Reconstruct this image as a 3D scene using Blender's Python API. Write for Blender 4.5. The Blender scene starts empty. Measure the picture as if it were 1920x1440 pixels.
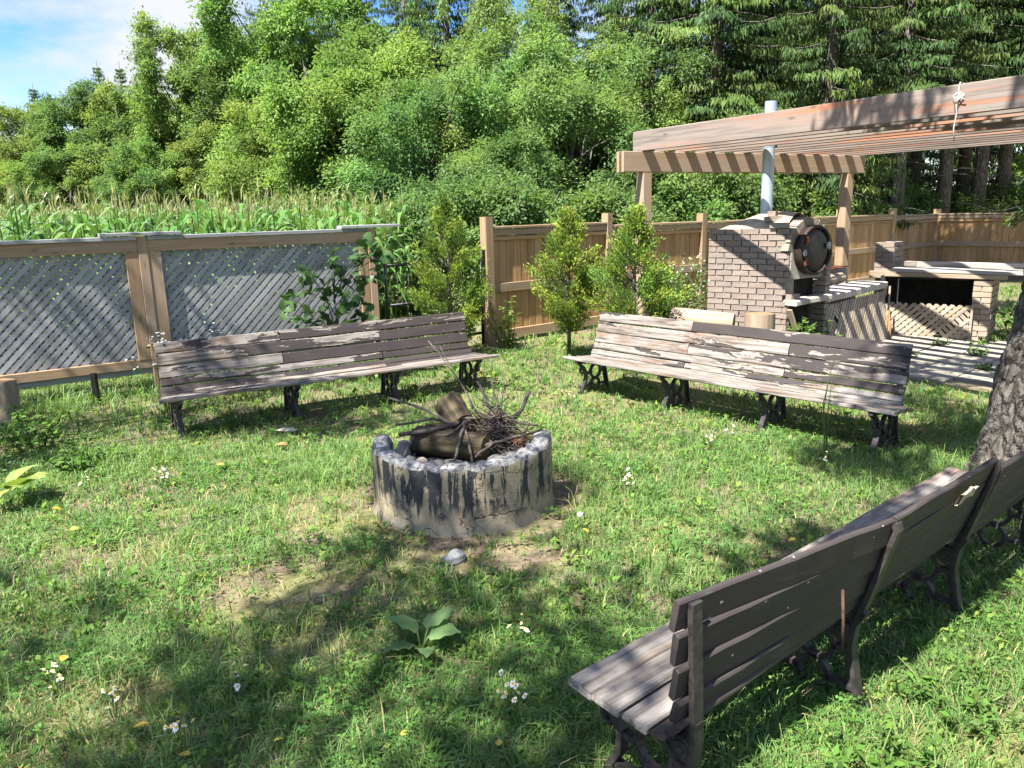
import bpy, bmesh, math, random
import numpy as np
from mathutils import Vector, Matrix, noise as mnoise

sc = bpy.context.scene
COL = sc.collection
R = math.radians
rng = np.random.default_rng(11)
random.seed(5)

# ------------------------------------------------------------------ camera
CAM_H, PITCH, ROLL = 1.85, R(12.5), R(1.5)
cam_data = bpy.data.cameras.new('camera')
cam_data.sensor_width = 36.0
cam_data.lens = 1450.0 / 1920.0 * 36.0
cam_data.clip_start = 0.05
cam_data.clip_end = 1500.0
cam = bpy.data.objects.new('camera', cam_data)
COL.objects.link(cam)
_f = Vector((0, math.cos(PITCH), -math.sin(PITCH)))
_r0 = Vector((1, 0, 0))
_u0 = Vector((0, math.sin(PITCH), math.cos(PITCH)))
_r = math.cos(ROLL) * _r0 - math.sin(ROLL) * _u0
_u = math.cos(ROLL) * _u0 + math.sin(ROLL) * _r0
m = Matrix((_r, _u, -_f)).transposed().to_4x4()
m.translation = Vector((0, 0, CAM_H))
cam.matrix_world = m
sc.camera = cam

# ------------------------------------------------------------------ light
SUN_AZ, SUN_EL = 42.0, 58.0          # azimuth the light travels towards (clockwise from +Y), elevation
sd = bpy.data.lights.new('sun', 'SUN')
sd.energy = 4.3
sd.angle = R(0.55)
sd.color = (1.0, 0.95, 0.86)
sun = bpy.data.objects.new('sun', sd)
COL.objects.link(sun)
_a, _e = R(SUN_AZ), R(SUN_EL)
LIGHT = Vector((math.sin(_a) * math.cos(_e), math.cos(_a) * math.cos(_e), -math.sin(_e)))
sun.rotation_euler = LIGHT.to_track_quat('-Z', 'Y').to_euler()
sun.location = -LIGHT * 60

world = bpy.data.worlds.new('World')
sc.world = world
world.use_nodes = True
wt = world.node_tree
wt.nodes.clear()
w_out = wt.nodes.new('ShaderNodeOutputWorld')
w_bg = wt.nodes.new('ShaderNodeBackground')
w_bg.inputs['Strength'].default_value = 0.15
sky = wt.nodes.new('ShaderNodeTexSky')
sky.sky_type = 'NISHITA'
sky.sun_disc = False
sky.sun_elevation = R(SUN_EL)
sky.sun_rotation = R((SUN_AZ + 180) % 360)
sky.ozone_density = 2.5
sky.dust_density = 0.4
tcw = wt.nodes.new('ShaderNodeTexCoord')
mapw = wt.nodes.new('ShaderNodeMapping')
mapw.inputs['Scale'].default_value = (1.0, 1.0, 2.6)
mapw.inputs['Location'].default_value = (0.1, 0.75, 0.3)
nzw = wt.nodes.new('ShaderNodeTexNoise')
nzw.inputs['Scale'].default_value = 3.2
nzw.inputs['Detail'].default_value = 9
nzw.inputs['Roughness'].default_value = 0.58
rpw = wt.nodes.new('ShaderNodeValToRGB')
rpw.color_ramp.elements[0].position = 0.43
rpw.color_ramp.elements[0].color = (0, 0, 0, 1)
rpw.color_ramp.elements[1].position = 0.60
rpw.color_ramp.elements[1].color = (1, 1, 1, 1)
mxw = wt.nodes.new('ShaderNodeMixRGB')
mxw.inputs[2].default_value = (1.45, 1.5, 1.6, 1)
wt.links.new(tcw.outputs['Generated'], mapw.inputs['Vector'])
wt.links.new(mapw.outputs['Vector'], nzw.inputs['Vector'])
wt.links.new(nzw.outputs['Fac'], rpw.inputs['Fac'])
wt.links.new(rpw.outputs['Color'], mxw.inputs[0])
hsw = wt.nodes.new('ShaderNodeHueSaturation')
hsw.inputs['Hue'].default_value = 0.515
hsw.inputs['Saturation'].default_value = 1.38
hsw.inputs['Value'].default_value = 0.44
wt.links.new(sky.outputs['Color'], hsw.inputs['Color'])
wt.links.new(hsw.outputs[0], mxw.inputs[1])
wt.links.new(mxw.outputs[0], w_bg.inputs['Color'])
wt.links.new(w_bg.outputs[0], w_out.inputs['Surface'])

sc.view_settings.view_transform = 'Standard'
sc.view_settings.look = 'None'
sc.view_settings.exposure = 2.1
sc.view_settings.gamma = 1.0
sc.view_settings.use_curve_mapping = False
sc.render.engine = 'CYCLES'
sc.cycles.use_denoising = True
sc.cycles.max_bounces = 6
sc.cycles.diffuse_bounces = 4
sc.cycles.glossy_bounces = 2
sc.cycles.transmission_bounces = 4
sc.cycles.caustics_reflective = False
sc.cycles.caustics_refractive = False

# ------------------------------------------------------------------ helpers: naming and objects
def tag(o, label=None, cat=None, group=None, kind=None):
    if label: o['label'] = label
    if cat: o['category'] = cat
    if group: o['group'] = group
    if kind: o['kind'] = kind
    return o

def empty(name, loc=(0, 0, 0), az=None, label=None, cat=None, group=None):
    o = bpy.data.objects.new(name, None)
    o.empty_display_size = 0.1
    COL.objects.link(o)
    o.location = loc
    if az is not None:
        o.rotation_euler = (0, 0, R(90 - az))      # local X runs along azimuth az, local Y to its left
    return tag(o, label, cat, group)

def link(name, me, mat=None, parent=None, loc=None, mtx=None):
    o = bpy.data.objects.new(name, me)
    if mat is not None and len(me.materials) == 0:
        me.materials.append(mat)
    COL.objects.link(o)
    if parent is not None: o.parent = parent
    if mtx is not None: o.matrix_basis = mtx
    elif loc is not None: o.location = loc
    return o

def azv(a):
    a = R(a)
    return Vector((math.sin(a), math.cos(a), 0))

class MB:
    def __init__(s):
        s.v = []; s.f = []
    def add(s, vs, fs):
        b = len(s.v)
        s.v += [tuple(v) for v in vs]
        s.f += [tuple(b + i for i in f) for f in fs]
    def box(s, c, d, ax=None):
        c = Vector(c)
        X, Y, Z = ax if ax else (Vector((1, 0, 0)), Vector((0, 1, 0)), Vector((0, 0, 1)))
        vs = []
        for k in (-.5, .5):
            for j in (-.5, .5):
                for i in (-.5, .5):
                    vs.append(c + X * (i * d[0]) + Y * (j * d[1]) + Z * (k * d[2]))
        s.add(vs, [(0, 2, 3, 1), (4, 5, 7, 6), (0, 1, 5, 4), (2, 6, 7, 3), (0, 4, 6, 2), (1, 3, 7, 5)])
    def tube(s, pts, rad, n=8, cap=True, wob=0.0):
        pts = [Vector(p) for p in pts]
        if not hasattr(rad, '__len__'): rad = [rad] * len(pts)
        vs = []; ref = None
        for i, p in enumerate(pts):
            t = (pts[min(i + 1, len(pts) - 1)] - pts[max(i - 1, 0)])
            if t.length < 1e-9: t = Vector((0, 0, 1))
            t.normalize()
            if ref is None:
                ref = Vector((0, 0, 1)) if abs(t.z) < 0.9 else Vector((1, 0, 0))
            a = (ref - t * ref.dot(t)).normalized(); b = t.cross(a); ref = a
            for k in range(n):
                an = 2 * math.pi * k / n
                rr = rad[i] * (1 + (random.uniform(-wob, wob) if wob else 0))
                vs.append(p + (a * math.cos(an) + b * math.sin(an)) * rr)
        fs = []
        for i in range(len(pts) - 1):
            for k in range(n):
                k2 = (k + 1) % n
                fs.append((i * n + k, i * n + k2, (i + 1) * n + k2, (i + 1) * n + k))
        if cap:
            fs.append(tuple(range(n - 1, -1, -1)))
            fs.append(tuple((len(pts) - 1) * n + k for k in range(n)))
        s.add(vs, fs)
    def bar(s, pts, wn, wp, nrm, closed=False):
        """rectangular bar swept along pts lying in the plane with normal nrm: wn across the plane, wp in it"""
        pts = [Vector(p) for p in pts]; nrm = Vector(nrm).normalized(); n = len(pts); vs = []
        for i, p in enumerate(pts):
            a = pts[(i - 1) % n] if (closed or i > 0) else p
            b = pts[(i + 1) % n] if (closed or i < n - 1) else p
            t = (b - a).normalized(); q = nrm.cross(t)
            w = wp[i] if hasattr(wp, '__len__') else wp
            for (i1, j1) in ((-.5, -.5), (.5, -.5), (.5, .5), (-.5, .5)):
                vs.append(p + nrm * (wn * i1) + q * (w * j1))
        fs = []
        for i in range(n if closed else n - 1):
            j = (i + 1) % n
            for k in range(4):
                k2 = (k + 1) % 4
                fs.append((i * 4 + k, i * 4 + k2, j * 4 + k2, j * 4 + k))
        if not closed:
            fs.append((3, 2, 1, 0)); b = (n - 1) * 4; fs.append((b, b + 1, b + 2, b + 3))
        s.add(vs, fs)
    def lathe(s, prof, n, c=(0, 0, 0), closed=False):
        c = Vector(c); vs = []; fs = []; m_ = len(prof)
        for (r, z) in prof:
            for k in range(n):
                a = 2 * math.pi * k / n
                vs.append(c + Vector((r * math.cos(a), r * math.sin(a), z)))
        for i in range(m_ if closed else m_ - 1):
            j = (i + 1) % m_
            for k in range(n):
                k2 = (k + 1) % n
                fs.append((i * n + k, i * n + k2, j * n + k2, j * n + k))
        s.add(vs, fs)
    def mesh(s, name, mat=None, smooth=False):
        me = bpy.data.meshes.new(name)
        me.from_pydata(s.v, [], s.f)
        me.validate()
        if mat: me.materials.append(mat)
        if smooth: me.polygons.foreach_set('use_smooth', [True] * len(me.polygons))
        me.update()
        return me
    def build(s, name, mat, parent=None, smooth=False, loc=None):
        return link(name, s.mesh(name, mat, smooth), None, parent, loc)

def np_mesh(name, V, faces_list, mat, col=None, smooth=False):
    """V (n,3); faces_list: list of (m,k) int arrays; col (n,3) point colours"""
    me = bpy.data.meshes.new(name)
    me.vertices.add(len(V))
    me.vertices.foreach_set('co', np.ascontiguousarray(V, np.float32).ravel())
    loops = np.concatenate([f.ravel() for f in faces_list]).astype(np.int32)
    tot = np.concatenate([np.full(len(f), f.shape[1], np.int32) for f in faces_list])
    start = np.concatenate([[0], np.cumsum(tot)[:-1]]).astype(np.int32)
    me.loops.add(len(loops)); me.loops.foreach_set('vertex_index', loops)
    me.polygons.add(len(tot))
    me.polygons.foreach_set('loop_start', start)
    try: me.polygons.foreach_set('loop_total', tot)
    except Exception: pass
    if smooth: me.polygons.foreach_set('use_smooth', np.ones(len(tot), bool))
    if col is not None:
        at = me.color_attributes.new('col', 'FLOAT_COLOR', 'POINT')
        c4 = np.ones((len(V), 4), np.float32); c4[:, :3] = col
        at.data.foreach_set('color', c4.ravel())
    me.materials.append(mat)
    me.update(calc_edges=True)
    return me

def unit(a):
    return a / np.maximum(np.linalg.norm(a, axis=1, keepdims=True), 1e-9)

def leaves(pos, dr, nr, ln, wd, col, fold=0.18, tipw=0.45):
    """rhombic folded leaves as (V, F, C): 4 vertices and one folded quad each"""
    n = len(pos)
    dr = unit(dr); side = unit(np.cross(dr, nr)); nr = np.cross(side, dr)
    ln = np.broadcast_to(np.asarray(ln, float), (n,))[:, None]; wd = np.broadcast_to(np.asarray(wd, float), (n,))[:, None]
    mid = pos + dr * ln * tipw + nr * wd * fold
    V = np.stack([pos, mid + side * wd * .5, pos + dr * ln - nr * wd * fold * .6, mid - side * wd * .5], 1).reshape(-1, 3)
    F = (np.arange(n)[:, None] * 4 + np.arange(4)[None])
    return V, F, np.repeat(col, 4, 0)

def merge(lst):
    V = []; F = []; C = []; b = 0
    for v, f, c in lst:
        V.append(v); F.append(f + b); C.append(c); b += len(v)
    return np.concatenate(V), np.concatenate(F), np.concatenate(C)

# ------------------------------------------------------------------ helpers: materials
class NT:
    def __init__(s, name):
        s.m = bpy.data.materials.new(name); s.m.use_nodes = True
        s.t = s.m.node_tree; s.t.nodes.clear()
        s.out = s.t.nodes.new('ShaderNodeOutputMaterial')
    def n(s, typ, ins=None, **props):
        nd = s.t.nodes.new('ShaderNode' + typ)
        for k, v in props.items(): setattr(nd, k, v)
        for k, v in (ins or {}).items():
            sk = nd.inputs[k]
            if isinstance(v, bpy.types.NodeSocket): s.t.links.new(v, sk)
            elif isinstance(v, tuple) and len(v) == 3 and sk.type == 'RGBA': sk.default_value = (*v, 1)
            else: sk.default_value = v
        return nd
    def ramp(s, fac, stops, interp='LINEAR'):
        nd = s.n('ValToRGB', {'Fac': fac}); cr = nd.color_ramp; cr.interpolation = interp
        while len(cr.elements) < len(stops): cr.elements.new(0.5)
        for e, (p, c) in zip(cr.elements, stops):
            e.position = p; e.color = (*c, 1) if hasattr(c, '__len__') else (c, c, c, 1)
        return nd.outputs['Color']
    def math(s, op, a, b=0.0, clamp=False):
        nd = s.n('Math', {0: a, 1: b}, operation=op); nd.use_clamp = clamp
        return nd.outputs[0]
    def mix(s, fac, a, b, mode='MIX'):
        return s.n('MixRGB', {0: fac, 1: a, 2: b}, blend_type=mode).outputs[0]
    def noise(s, vec, scale, detail=4, rough=.55, dist=0.0):
        return s.n('TexNoise', {'Vector': vec, 'Scale': scale, 'Detail': detail, 'Roughness': rough, 'Distortion': dist}).outputs['Fac']
    def coord(s, scale=(1, 1, 1), rnd=True, space='Object'):
        tc = s.n('TexCoord').outputs[space]
        if rnd:
            oi = s.n('ObjectInfo').outputs['Random']
            off = s.n('CombineXYZ', {0: s.math('MULTIPLY', oi, 57.0), 1: s.math('MULTIPLY', oi, 31.0), 2: s.math('MULTIPLY', oi, 83.0)}).outputs[0]
            tc = s.n('VectorMath', {0: tc, 1: off}, operation='ADD').outputs[0]
        if scale == (1, 1, 1): return tc
        return s.n('VectorMath', {0: tc, 1: scale}, operation='MULTIPLY').outputs[0]
    def rand(s): return s.n('ObjectInfo').outputs['Random']
    def finish(s, col, rough=.8, bump=None, bstr=.3, bdist=.01, metal=0.0, spec=.3):
        p = s.n('BsdfPrincipled', {'Base Color': col, 'Roughness': rough, 'Metallic': metal, 'Specular IOR Level': spec})
        if bump is not None:
            b = s.n('Bump', {'Height': bump, 'Strength': bstr, 'Distance': bdist})
            s.t.links.new(b.outputs[0], p.inputs['Normal'])
        s.t.links.new(p.outputs[0], s.out.inputs['Surface'])
        return s.m

def wood_mat(name, light, dark, streak=None, grain=(1.4, 26, 26), rough=.8, vary=.28, bstr=.35, stain=None):
    t = NT(name)
    v = t.coord(grain)
    g = t.noise(v, 1.0, 6, .6, .6)
    big = t.noise(t.coord((.9, 5, 5)), 1.0, 3)
    c = t.ramp(g, [(.3, dark), (.62, light)])
    if streak:
        c = t.mix(t.ramp(big, [(.42, 0.0), (.66, .85)]), c, streak)
    if stain:
        c = t.mix(t.ramp(t.noise(t.coord((.45, 8, 8)), 1.0, 4, .55), [(.56, 0.0), (.66, .7)]), c, stain)
    kn = t.n('TexVoronoi', {'Vector': t.coord((2.2, 7, 7)), 'Scale': 1.0}).outputs['Distance']
    c = t.mix(t.ramp(kn, [(.05, .6), (.13, 0.0)]), c, tuple(x * .4 for x in dark))
    b = t.math('ADD', t.math('MULTIPLY', t.rand(), vary * 2), 1 - vary)
    c = t.mix(1.0, c, t.n('CombineColor', {0: b, 1: b, 2: b}).outputs[0], 'MULTIPLY')
    return t.finish(c, rough, g, bstr, .004, spec=.25)

def peel_mat():
    """dark plum paint flaking off weathered grey and tan wood; the share of paint left is the slat's own property"""
    t = NT('peeling_bench_paint')
    at = t.n('Attribute', attribute_name='paint', attribute_type='OBJECT').outputs['Fac']
    grain = t.noise(t.coord((2.0, 34, 34)), 1.0, 6, .65, .5)
    fine = t.noise(t.coord((6, 120, 120)), 1.0, 4, .6)
    tone = t.noise(t.coord((1.6, 5, 5)), 1.0, 4, .6)
    wood = t.ramp(grain, [(.32, (.045, .038, .033)), (.46, (.165, .147, .132)), (.66, (.30, .278, .26))])
    warm = t.ramp(grain, [(.32, (.05, .028, .02)), (.6, (.18, .118, .08))])
    wood = t.mix(t.ramp(tone, [(.52, 0.0), (.64, .8)]), wood, warm)
    wood = t.mix(t.ramp(fine, [(.30, .45), (.42, 0.0)]), wood, (.05, .045, .04))
    pn = t.noise(t.coord((1.05, 7, 7)), 1.0, 6, .62, .35)
    d = t.math('ADD', pn, t.math('MULTIPLY', t.math('SUBTRACT', at, .5), .62))
    mask = t.ramp(d, [(.498, 0.0), (.503, 1.0)])
    edge = t.ramp(d, [(.478, 0.0), (.486, .85), (.499, .85), (.5, 0.0)])
    paint = t.mix(t.noise(t.coord((1, 3, 3)), 3.0, 4), (.032, .0265, .027), (.060, .051, .051))
    paint = t.mix(t.ramp(t.noise(t.coord((5, 40, 40)), 1.0, 4), [(.62, 0.0), (.7, .35)]), paint, (.12, .11, .11))
    paint = t.mix(t.ramp(t.noise(t.coord((1.5, 16, 16)), 1.0, 6, .65), [(.5, 0.0), (.7, .55)]), paint, (.068, .057, .047))
    spk = t.noise(t.coord((26, 34, 34)), 1.0, 2)
    paint = t.mix(t.ramp(spk, [(.74, 0.0), (.765, .9)]), paint, (.62, .58, .55))
    c = t.mix(edge, wood, (.30, .265, .235))
    c = t.mix(mask, c, paint)
    h = t.math('ADD', t.math('MULTIPLY', grain, .35), t.math('MULTIPLY', mask, .5))
    rg = t.ramp(mask, [(0, .85), (1, .62)])
    return t.finish(c, rg, h, .6, .005, spec=.18)

def foliage_mat(name, trans=.35, hue=.25, tint=(1, 1, 1), gloss=.12, rough=.45):
    t = NT(name)
    c = t.n('Attribute', attribute_name='col').outputs['Color']
    c = t.mix(1.0, c, tint, 'MULTIPLY')
    h = t.n('HueSaturation', {'Hue': t.math('ADD', t.math('MULTIPLY', t.rand(), .05 * hue * 2), .5 - .05 * hue), 'Saturation': 1.0,
                              'Value': t.math('ADD', t.math('MULTIPLY', t.rand(), .4 * hue), 1 - .2 * hue), 'Color': c}).outputs[0]
    df = t.n('BsdfDiffuse', {'Color': h})
    tc = t.mix(1.0, h, (1.15, 1.25, .6), 'MULTIPLY')
    tr = t.n('BsdfTranslucent', {'Color': tc})
    mx = t.n('MixShader', {0: trans, 1: df.outputs[0], 2: tr.outputs[0]})
    gl = t.n('BsdfGlossy', {'Color': (1, 1, 1), 'Roughness': rough})
    fr = t.n('LayerWeight', {'Blend': .25}).outputs['Fresnel']
    mg = t.n('MixShader', {0: t.math('MULTIPLY', fr, gloss * 2, True), 1: mx.outputs[0], 2: gl.outputs[0]})
    t.t.links.new(mg.outputs[0], t.out.inputs['Surface'])
    return t.m

def plain_mat(name, a, b=None, scale=20, rough=.8, metal=0.0, bstr=.25, spec=.3):
    t = NT(name)
    nz = t.noise(t.coord(), scale, 6, .6)
    c = t.ramp(nz, [(.35, a), (.65, b or a)])
    return t.finish(c, rough, nz, bstr, .004, metal, spec)

def brick_mat(name, cols, lime=.5):
    t = NT(name)
    c = t.ramp(t.rand(), [(i / max(1, len(cols) - 1), x) for i, x in enumerate(cols)])
    n1 = t.noise(t.coord(), 38, 6, .65)
    c = t.mix(t.ramp(n1, [(.3, .45), (.6, 0.0)]), c, (.10, .075, .065))
    n2 = t.noise(t.coord(), 13, 5, .65)
    c = t.mix(t.ramp(n2, [(.52, 0.0), (.7, lime)]), c, (.50, .46, .42))
    return t.finish(c, .9, n1, .5, .006, spec=.15)

MAT = {}
MAT['bench'] = peel_mat()
MAT['iron'] = plain_mat('cast_iron_paint', (.018, .016, .017), (.05, .042, .043), 30, .5, .0, .3, .4)
MAT['fence_wood'] = wood_mat('cedar_fence_wood', (.39, .238, .108), (.265, .155, .062), (.43, .285, .15), vary=.16)
MAT['rail_wood'] = wood_mat('pale_fence_rail_wood', (.37, .265, .16), (.265, .175, .095), (.33, .25, .18), vary=.12)
MAT['frame_wood'] = wood_mat('brown_lattice_frame_wood', (.36, .245, .15), (.25, .155, .085), (.33, .26, .20), vary=.12)
MAT['grey_wood'] = wood_mat('silver_grey_wood', (.28, .285, .295), (.145, .15, .16), (.34, .345, .355), vary=.18)
MAT['slat_tan'] = wood_mat('dry_tan_lattice_wood', (.37, .305, .23), (.22, .175, .125), (.34, .305, .26), vary=.2)
MAT['rafter'] = wood_mat('weathered_rafter_wood', (.20, .172, .155), (.11, .09, .08), (.225, .165, .135), vary=.24, stain=(.36, .13, .06))
MAT['pergola'] = wood_mat('pergola_post_wood', (.37, .265, .17), (.26, .175, .105), (.33, .26, .20), vary=.1)
MAT['plank_grey'] = wood_mat('bleached_table_wood', (.32, .305, .285), (.185, .17, .155), (.35, .335, .315), vary=.1)
MAT['log'] = wood_mat('weathered_log_wood', (.34, .265, .19), (.17, .12, .08), (.27, .235, .19), (1.5, 16, 16), vary=.12, bstr=.7)
MAT['burnt_log'] = wood_mat('damp_mossy_log_wood', (.105, .08, .045), (.018, .014, .009), (.06, .055, .025), (2.5, 30, 30), vary=.2, bstr=1.0)
MAT['twig'] = plain_mat('dry_twig_bark', (.05, .038, .03), (.14, .12, .10), 30, .85)
MAT['brick'] = brick_mat('old_pink_brick', [(.225, .18, .15), (.275, .225, .19), (.235, .20, .175), (.30, .245, .205), (.25, .195, .16)])
MAT['brick_tan'] = brick_mat('tan_brick', [(.36, .28, .21), (.42, .335, .25), (.33, .27, .21), (.40, .30, .22)], .35)
MAT['arch'] = brick_mat('grey_arch_brick', [(.25, .21, .17), (.31, .27, .22), (.22, .19, .16)], .35)
MAT['mortar'] = plain_mat('lime_mortar', (.25, .23, .205), (.36, .335, .305), 24, .95)
MAT['dome'] = plain_mat('plastered_oven_dome', (.24, .205, .15), (.35, .31, .24), 9, .95, bstr=.5)
MAT['soot_dark'] = plain_mat('soot_and_dark_lining', (.012, .011, .01), (.03, .027, .024), 14, .95)  # firebox soot; also the near black of the oven void and table interior
MAT['steel'] = plain_mat('galvanised_steel', (.34, .42, .50), (.42, .50, .57), 6, .42, .35, .08, .5)
MAT['door'] = plain_mat('black_oven_steel', (.008, .009, .011), (.014, .016, .019), 9, .34, .0, .1, .3)
MAT['rust'] = plain_mat('rusty_iron', (.10, .035, .02), (.22, .085, .045), 30, .8, .2)
MAT['rim'] = plain_mat('rusty_door_rim', (.014, .011, .011), (.05, .03, .024), 20, .6, .1)
MAT['slab'] = plain_mat('concrete_slab', (.30, .275, .24), (.43, .40, .36), 14, .9, bstr=.4)
MAT['tarp'] = plain_mat('dark_blue_cover', (.018, .022, .035), (.04, .048, .07), 6, .35)
MAT['stone'] = plain_mat('river_stone', (.12, .108, .10), (.24, .22, .205), 8, .8)
MAT['ash'] = plain_mat('ash_and_charcoal', (.02, .02, .02), (.20, .195, .19), 30, .95, bstr=.8)
MAT['rope'] = plain_mat('grey_white_cotton_rope', (.36, .35, .31), (.50, .485, .44), 90, .9)
MAT['bark'] = None
MAT['leaf'] = foliage_mat('broadleaf_leaves', .46, .35, gloss=.03)
MAT['needle'] = foliage_mat('spruce_needles', .18, .2, gloss=.08)
MAT['cedar'] = foliage_mat('cedar_sprays', .30, .3, gloss=.08)
MAT['grassblade'] = foliage_mat('grass_blades', .40, .0, gloss=.04)
MAT['weed'] = foliage_mat('broad_weed_leaves', .38, .0, gloss=.08)
MAT['corn'] = foliage_mat('corn_leaves', .36, .5, gloss=.2)
MAT['flower'] = plain_mat('white_petals', (.78, .78, .76), (.84, .84, .82), 20, .7)
MAT['stem'] = plain_mat('green_stems', (.06, .10, .025), (.10, .15, .04), 20, .7)

def paver_mat():
    t = NT('lichen_grey_paver')
    n1 = t.noise(t.coord(), 9, 8, .65); n2 = t.noise(t.coord(), 60, 4, .6)
    c = t.ramp(n1, [(.35, (.22, .205, .165)), (.6, (.36, .335, .28))])
    c = t.mix(t.ramp(n2, [(.35, .4), (.5, 0.0)]), c, (.12, .11, .09))
    b = t.math('ADD', t.math('MULTIPLY', t.rand(), .3), .85)
    c = t.mix(1.0, c, t.n('CombineColor', {0: b, 1: b, 2: b}).outputs[0], 'MULTIPLY')
    return t.finish(c, .95, n2, .4, .004, spec=.1)
MAT['paver'] = paver_mat()

def bark_mat(name, a, b, sc_=(7, 7, 2.2), deep=.6):
    t = NT(name)
    v = t.coord(sc_, False)
    nz = t.noise(v, 1.2, 6, .6)
    v2 = t.n('VectorMath', {0: v, 1: t.n('CombineXYZ', {0: nz, 1: nz, 2: nz}).outputs[0]}, operation='ADD').outputs[0]
    vo = t.n('TexVoronoi', {'Vector': v2, 'Scale': 2.2}, feature='DISTANCE_TO_EDGE').outputs['Distance']
    hgt = t.math('ADD', t.ramp(vo, [(0.0, 0.0), (.28, 1.0)]), t.math('MULTIPLY', t.noise(v, 6, 6, .7), .7))
    c = t.ramp(t.noise(v, 3.0, 6, .65), [(.32, a), (.66, b)])
    c = t.mix(t.ramp(vo, [(0.0, .75), (.10, 0.0)]), c, tuple(x * .3 for x in a))
    return t.finish(c, .95, hgt, deep, .03, spec=.1)
MAT['bark'] = bark_mat('spruce_bark', (.085, .075, .065), (.21, .195, .175))
MAT['bark_big'] = bark_mat('scaly_grey_bark', (.06, .053, .046), (.155, .142, .126), (5.5, 5.5, 3.2), 1.0)

# ------------------------------------------------------------------ ground
def ground_noise(x, y):
    return mnoise.noise(Vector((x * .55, y * .55, 3.1)))

PIT = (-0.335, 4.85)

def dirt_amount(X, Y):
    """0 grass .. 1 bare soil, for arrays of ground positions"""
    r = np.hypot(X - PIT[0], Y - PIT[1])
    d = np.clip(1.25 - np.abs(r - .66) / .17, 0, 1) * .95
    for (cx, cy, rx, ry, k) in ((-1.15, 3.60, .5, .34, .88), (-.25, 3.92, .62, .22, .92), (-1.2, 4.7, .35, .5, .75), (-.95, 3.05, .42, .22, .85), (-1.7, 2.7, .35, .2, .85), (-2.3, 4.1, .5, .3, .5), (1.9, 3.9, .5, .3, .45),
                                (2.0, 2.2, .7, .35, .4), (-1.55, 2.5, .35, .2, .5)):
        d = np.maximum(d, k * np.clip(1.35 - ((X - cx) / rx) ** 2 - ((Y - cy) / ry) ** 2, 0, 1))
    return d

def lawn_mat():
    t = NT('lawn_soil')
    v = t.coord((1, 1, 1), False)
    n1 = t.noise(v, 1.6, 6, .6); n2 = t.noise(v, 22, 6, .7); n3 = t.noise(v, 120, 3, .6)
    soil = t.ramp(n2, [(.3, (.085, .062, .045)), (.7, (.21, .165, .125))])
    thatch = t.ramp(n2, [(.3, (.085, .10, .03)), (.7, (.20, .19, .085))])
    c = t.mix(t.ramp(n1, [(.42, 0.0), (.6, 1.0)]), thatch, soil)
    c = t.mix(t.ramp(n3, [(.6, 0.0), (.7, .5)]), c, (.26, .21, .14))
    return t.finish(c, .95, n2, .6, .02, spec=.1)
MAT['lawn'] = lawn_mat()
g = MB()
xs = [-900, -300, -100, -40] + [-16 + i * .5 for i in range(65)] + [40, 100, 300, 900]
ys = [-900, -300, -100, -30] + [-8 + i * .5 for i in range(57)] + [40, 100, 300, 900]
gv = []
for y in ys:
    for x in xs:
        near = abs(x) < 16 and -8 <= y <= 20
        gv.append((x, y, .018 * ground_noise(x, y) - .012 if near else -.012))
gf = [(j * len(xs) + i, j * len(xs) + i + 1, (j + 1) * len(xs) + i + 1, (j + 1) * len(xs) + i) for j in range(len(ys) - 1) for i in range(len(xs) - 1)]
g.add(gv, gf)
tag(g.build('ground', MAT['lawn'], smooth=True), kind='structure')

# ------------------------------------------------------------------ planks
def plank(name, p0, p1, w, t, wdir, mat, parent, seg=1, warp=0.0, cham=.004, paint=None, end_jit=0.0):
    """a board from p0 to p1 with width w along wdir and thickness t across; object X axis follows the grain"""
    p0 = Vector(p0); p1 = Vector(p1)
    X = (p1 - p0); L = X.length; X.normalize()
    W = Vector(wdir); W = (W - X * W.dot(X)).normalized(); T = X.cross(W)
    c = min(cham, w * .3, t * .3)
    prof = [(-w / 2 + c, -t / 2), (w / 2 - c, -t / 2), (w / 2, -t / 2 + c), (w / 2, t / 2 - c), (w / 2 - c, t / 2), (-w / 2 + c, t / 2), (-w / 2, t / 2 - c), (-w / 2, -t / 2 + c)]
    b = MB(); vs = []
    for i in range(seg + 1):
        x = -L / 2 + L * i / seg
        ow, ot = (random.uniform(-warp, warp), random.uniform(-warp, warp)) if 0 < i < seg else (0, 0)
        for k, (pw, pt) in enumerate(prof):
            ex = random.uniform(-end_jit, end_jit) if i in (0, seg) and end_jit else 0
            e2 = random.uniform(-warp, warp) * .5 if warp else 0
            vs.append((x + ex, pw + ow + e2, pt + ot))
    fs = []
    for i in range(seg):
        for k in range(8):
            k2 = (k + 1) % 8
            fs.append((i * 8 + k, i * 8 + k2, (i + 1) * 8 + k2, (i + 1) * 8 + k))
    fs.append(tuple(range(7, -1, -1))); fs.append(tuple(seg * 8 + k for k in range(8)))
    b.add(vs, fs)
    mt = Matrix((X, W, T)).transposed().to_4x4(); mt.translation = (p0 + p1) / 2
    o = link(name, b.mesh(name, mat), None, parent, mtx=mt)
    if paint is not None: o['paint'] = float(paint)
    return o

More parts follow.
